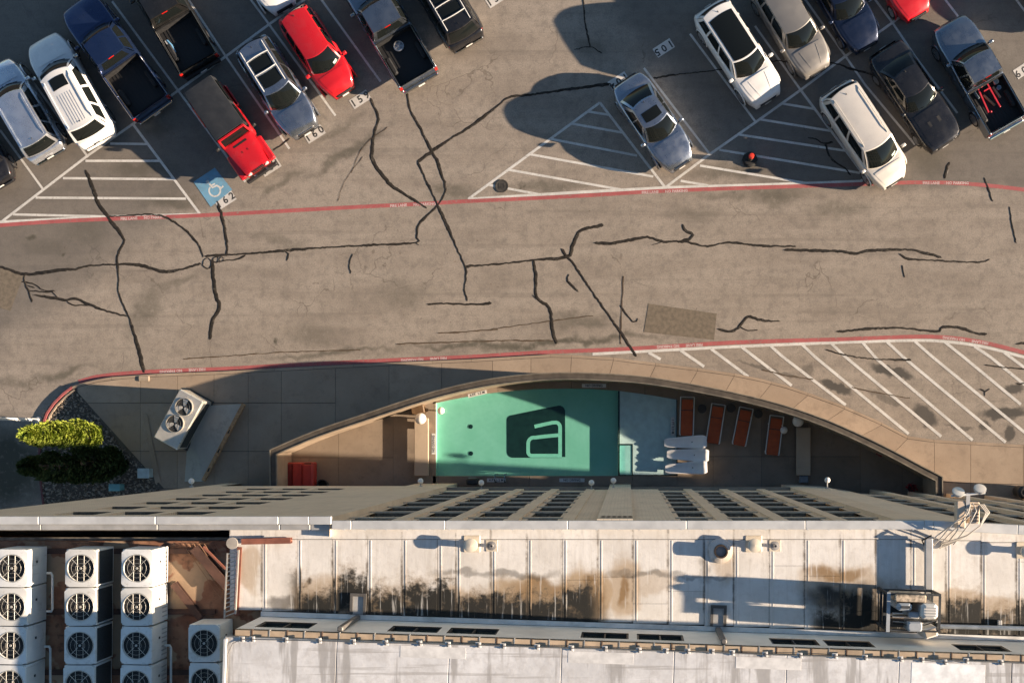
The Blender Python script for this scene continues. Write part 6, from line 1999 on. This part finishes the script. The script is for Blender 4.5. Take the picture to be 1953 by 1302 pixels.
    for u, fl2 in ((0, True), (1, False)):
        pts = [top(u, j / 10) for j in range(11)]
        k = len(wl_.v); wl_.v += [tuple(p) for p in pts] + [(p.x, p.y * 1.05, 1.10) for p in pts]
        for i in range(10):
            f = (k + i, k + i + 1, k + 12 + i, k + 11 + i); wl_.f.append(f if fl2 else f[::-1])
    wl_.build('top_walls', M_HARD, t, 30)
    for sg in (-1, 1):
        for a, b in ((.06, .30), (.35, .56)):
            MB().add([(X(a), sg * .805, 1.16), (X(b), sg * .805, 1.16), (X(b), sg * .77, 1.68), (X(a), sg * .77, 1.68)], [(0, 1, 2, 3) if sg < 0 else (3, 2, 1, 0)]).build('side_window', M_CGLASS, t)
    MB().grid(lambda u, v: bonn(.10 + .06 * u, .26 + .48 * v) + Vector((0, 0, .008)), 2, 6, True).build('cowl_vent', M_TRIM, t)
    for v in (.40, .60):
        MB().grid(lambda u, q: bonn(.36 + .06 * u, v - .02 + .04 * q) + Vector((0, 0, .009)), 1, 1, True).build('bonnet_vent', pbr('dark_red_vent', (.18, .01, .01), .5), t)
    MB().cbox(X(.985), X(1.02), -.80, .80, .50, .68, .03).build('front_bumper', M_TRIM, t)
    MB().cbox(X(-.01), X(.02), -.75, .75, .50, .66, .03).build('rear_bumper', M_TRIM, t)
    for y in (-.3, .3):
        MB().lathe([(.05, 0), (.05, .05)], (X(1.0), y, .68), 10).build('tow_hook', M_CHROME, t)
    Ms = Matrix.Translation((X(.0) - .06, -.1, 1.02)) @ Matrix.Rotation(R(90), 4, 'Y')
    MB().lathe([(.2, -.11), (.36, -.11), (.38, -.06), (.38, .06), (.36, .11), (.2, .11)], n=24, M=Ms).build('spare_wheel', M_TYRE, t, 35)
offroader()

# ---- right group
vehicle('grey sedan with sunroof parked alone beside the left hatched bay', P_STEEL, (1301, 314), (1193, 152), 1.85, 1.46, 'sedan', sunroof=[(.40, .82, .16, .84)], opts=('chrome_grille',))
vehicle('white suv with long black glass roof', P_WHITE, (1466, 190), (1352, 14), 1.92, 1.66, 'suv', sunroof=[(.14, .985, .08, .92)], opts=('crease',))
b = AX(1560, 136, 4.8)
vehicle('warm grey suv nose down next to the white glass roofed suv', P_GREY, (1560, 136), b, 1.86, 1.62, 'suv', opts=('crease',))
b = AX(1656, 88, 4.8)
vehicle('dark blue sedan at the top edge behind the champagne minivan', car_paint('midnight_blue', (.012, .022, .055), .5, .25), (1656, 88), b, 1.85, 1.48, 'sedan')
b = AX(1754, 28, 4.6)
vehicle('red car at the top right edge showing only its nose', P_RED, (1754, 28), b, 1.82, 1.40, 'sedan')
vehicle('champagne white minivan beside the right hatched bay', P_BEIGE, (1708, 347), (1592, 170), 1.95, 1.76, 'van', rails=P_BEIGE, ribs=0, opts=('sticker',))
vehicle('black coupe between the champagne minivan and the grey pickup', P_BLACK, (1806, 274), (1686, 94), 1.90, 1.42, 'muscle', opts=('vents', 'sticker'))
vehicle('slate grey pickup truck with red tools in its bed at the right edge', P_SLATE, (1806, 44), (1920, 243), 1.98, 1.84, 'pickup', opts=('chrome_rear',))
# tools in the bed
u = (G(1806, 44, .8) - G(1920, 243, .8)).normalized(); ang = math.atan2(u.y, u.x)
c = G(1885, 185, .85)
t = thing('red_engine_hoist', 'red folded steel hoist lying in the bed of the right pickup', 'hoist', (c.x, c.y, .78), ang)
M_HOIST = pbr('hoist_red', (.60, .03, .05), .4, var=.1)
for y in (-.22, .36):
    MB().bar((-.62, y, .12), (.62, y + (.0 if y < 0 else -.12), .14), .06, .06).build('leg', M_HOIST, t)
MB().bar((.58, -.25, .14), (.58, .28, .14), .07, .07).build('cross_beam', M_HOIST, t)
MB().bar((.52, .05, .18), (.86, .10, .30), .16, .10).build('jack', M_HOIST, t)
MB().bar((.3, -.24, .2), (.3, .1, .2), .05, .05).build('brace', M_HOIST, t)
for x, y in ((-.64, -.22), (-.64, .24)):
    MB().sphere((x, y, .10), .05, 10, 6).build('caster', M_HOIST, t, 'all')
for (dx, dy, w, l, h, col, rot), lb in zip([(-.15, .02, .05, .35, .06, (.30, .22, .12), .3), (.0, -.45, .05, .3, .06, (.28, .24, .16), .1), (.42, -.62, .12, .12, .18, (.62, .60, .56), 0), (.12, -.60, .10, .10, .16, (.34, .44, .56), 0), (.72, .30, .12, .2, .14, (.04, .14, .42), .2), (.40, .42, .05, .26, .08, (.10, .14, .18), .1)],
                                           ['short timber offcut lying between the hoist legs', 'timber offcut lying beside the left wheel box of the right pickup', 'white bucket in the bed corner by the cab of the right pickup', 'pale blue jar beside the white bucket in the right pickup', 'blue tool case by the cab in the right pickup bed', 'dark grey tool case next to the blue case in the right pickup bed']):
    q = Vector((c.x, c.y)) + Vector((math.cos(ang) * dx - math.sin(ang) * dy, math.sin(ang) * dx + math.cos(ang) * dy))
    nm = 'tool_case' if 'case' in lb else 'timber_offcut' if 'timber' in lb else 'bucket' if 'bucket' in lb else 'jar'
    mm = pbr('bed_item_%d' % int(dx * 1000 + 5000 + dy * 10), col, .6)
    if nm in ('bucket', 'jar'):
        o = MB().lathe([(w * .8, 0), (w, h), (w * .9, h), (w * .75, h * .3), (1e-5, h * .3)], n=16).build(nm, mm, None, 35)
    else:
        o = MB().cbox(-l, l, -w, w, 0, h, .02).build(nm, mm)
    o.location = (q.x, q.y, .765); o.rotation_euler = (0, 0, ang + rot)
    tag(o, lb, {'tool_case': 'tool case', 'timber_offcut': 'timber', 'bucket': 'bucket', 'jar': 'jar'}[nm])
# cars just beyond the right edge, whose shadows reach into view
b = AX(2032, 42, 4.9)
vehicle('silver suv just beyond the right edge, seen only by its shadow', P_SILVB, (2032, 42), b, 1.9, 1.75, 'suv')
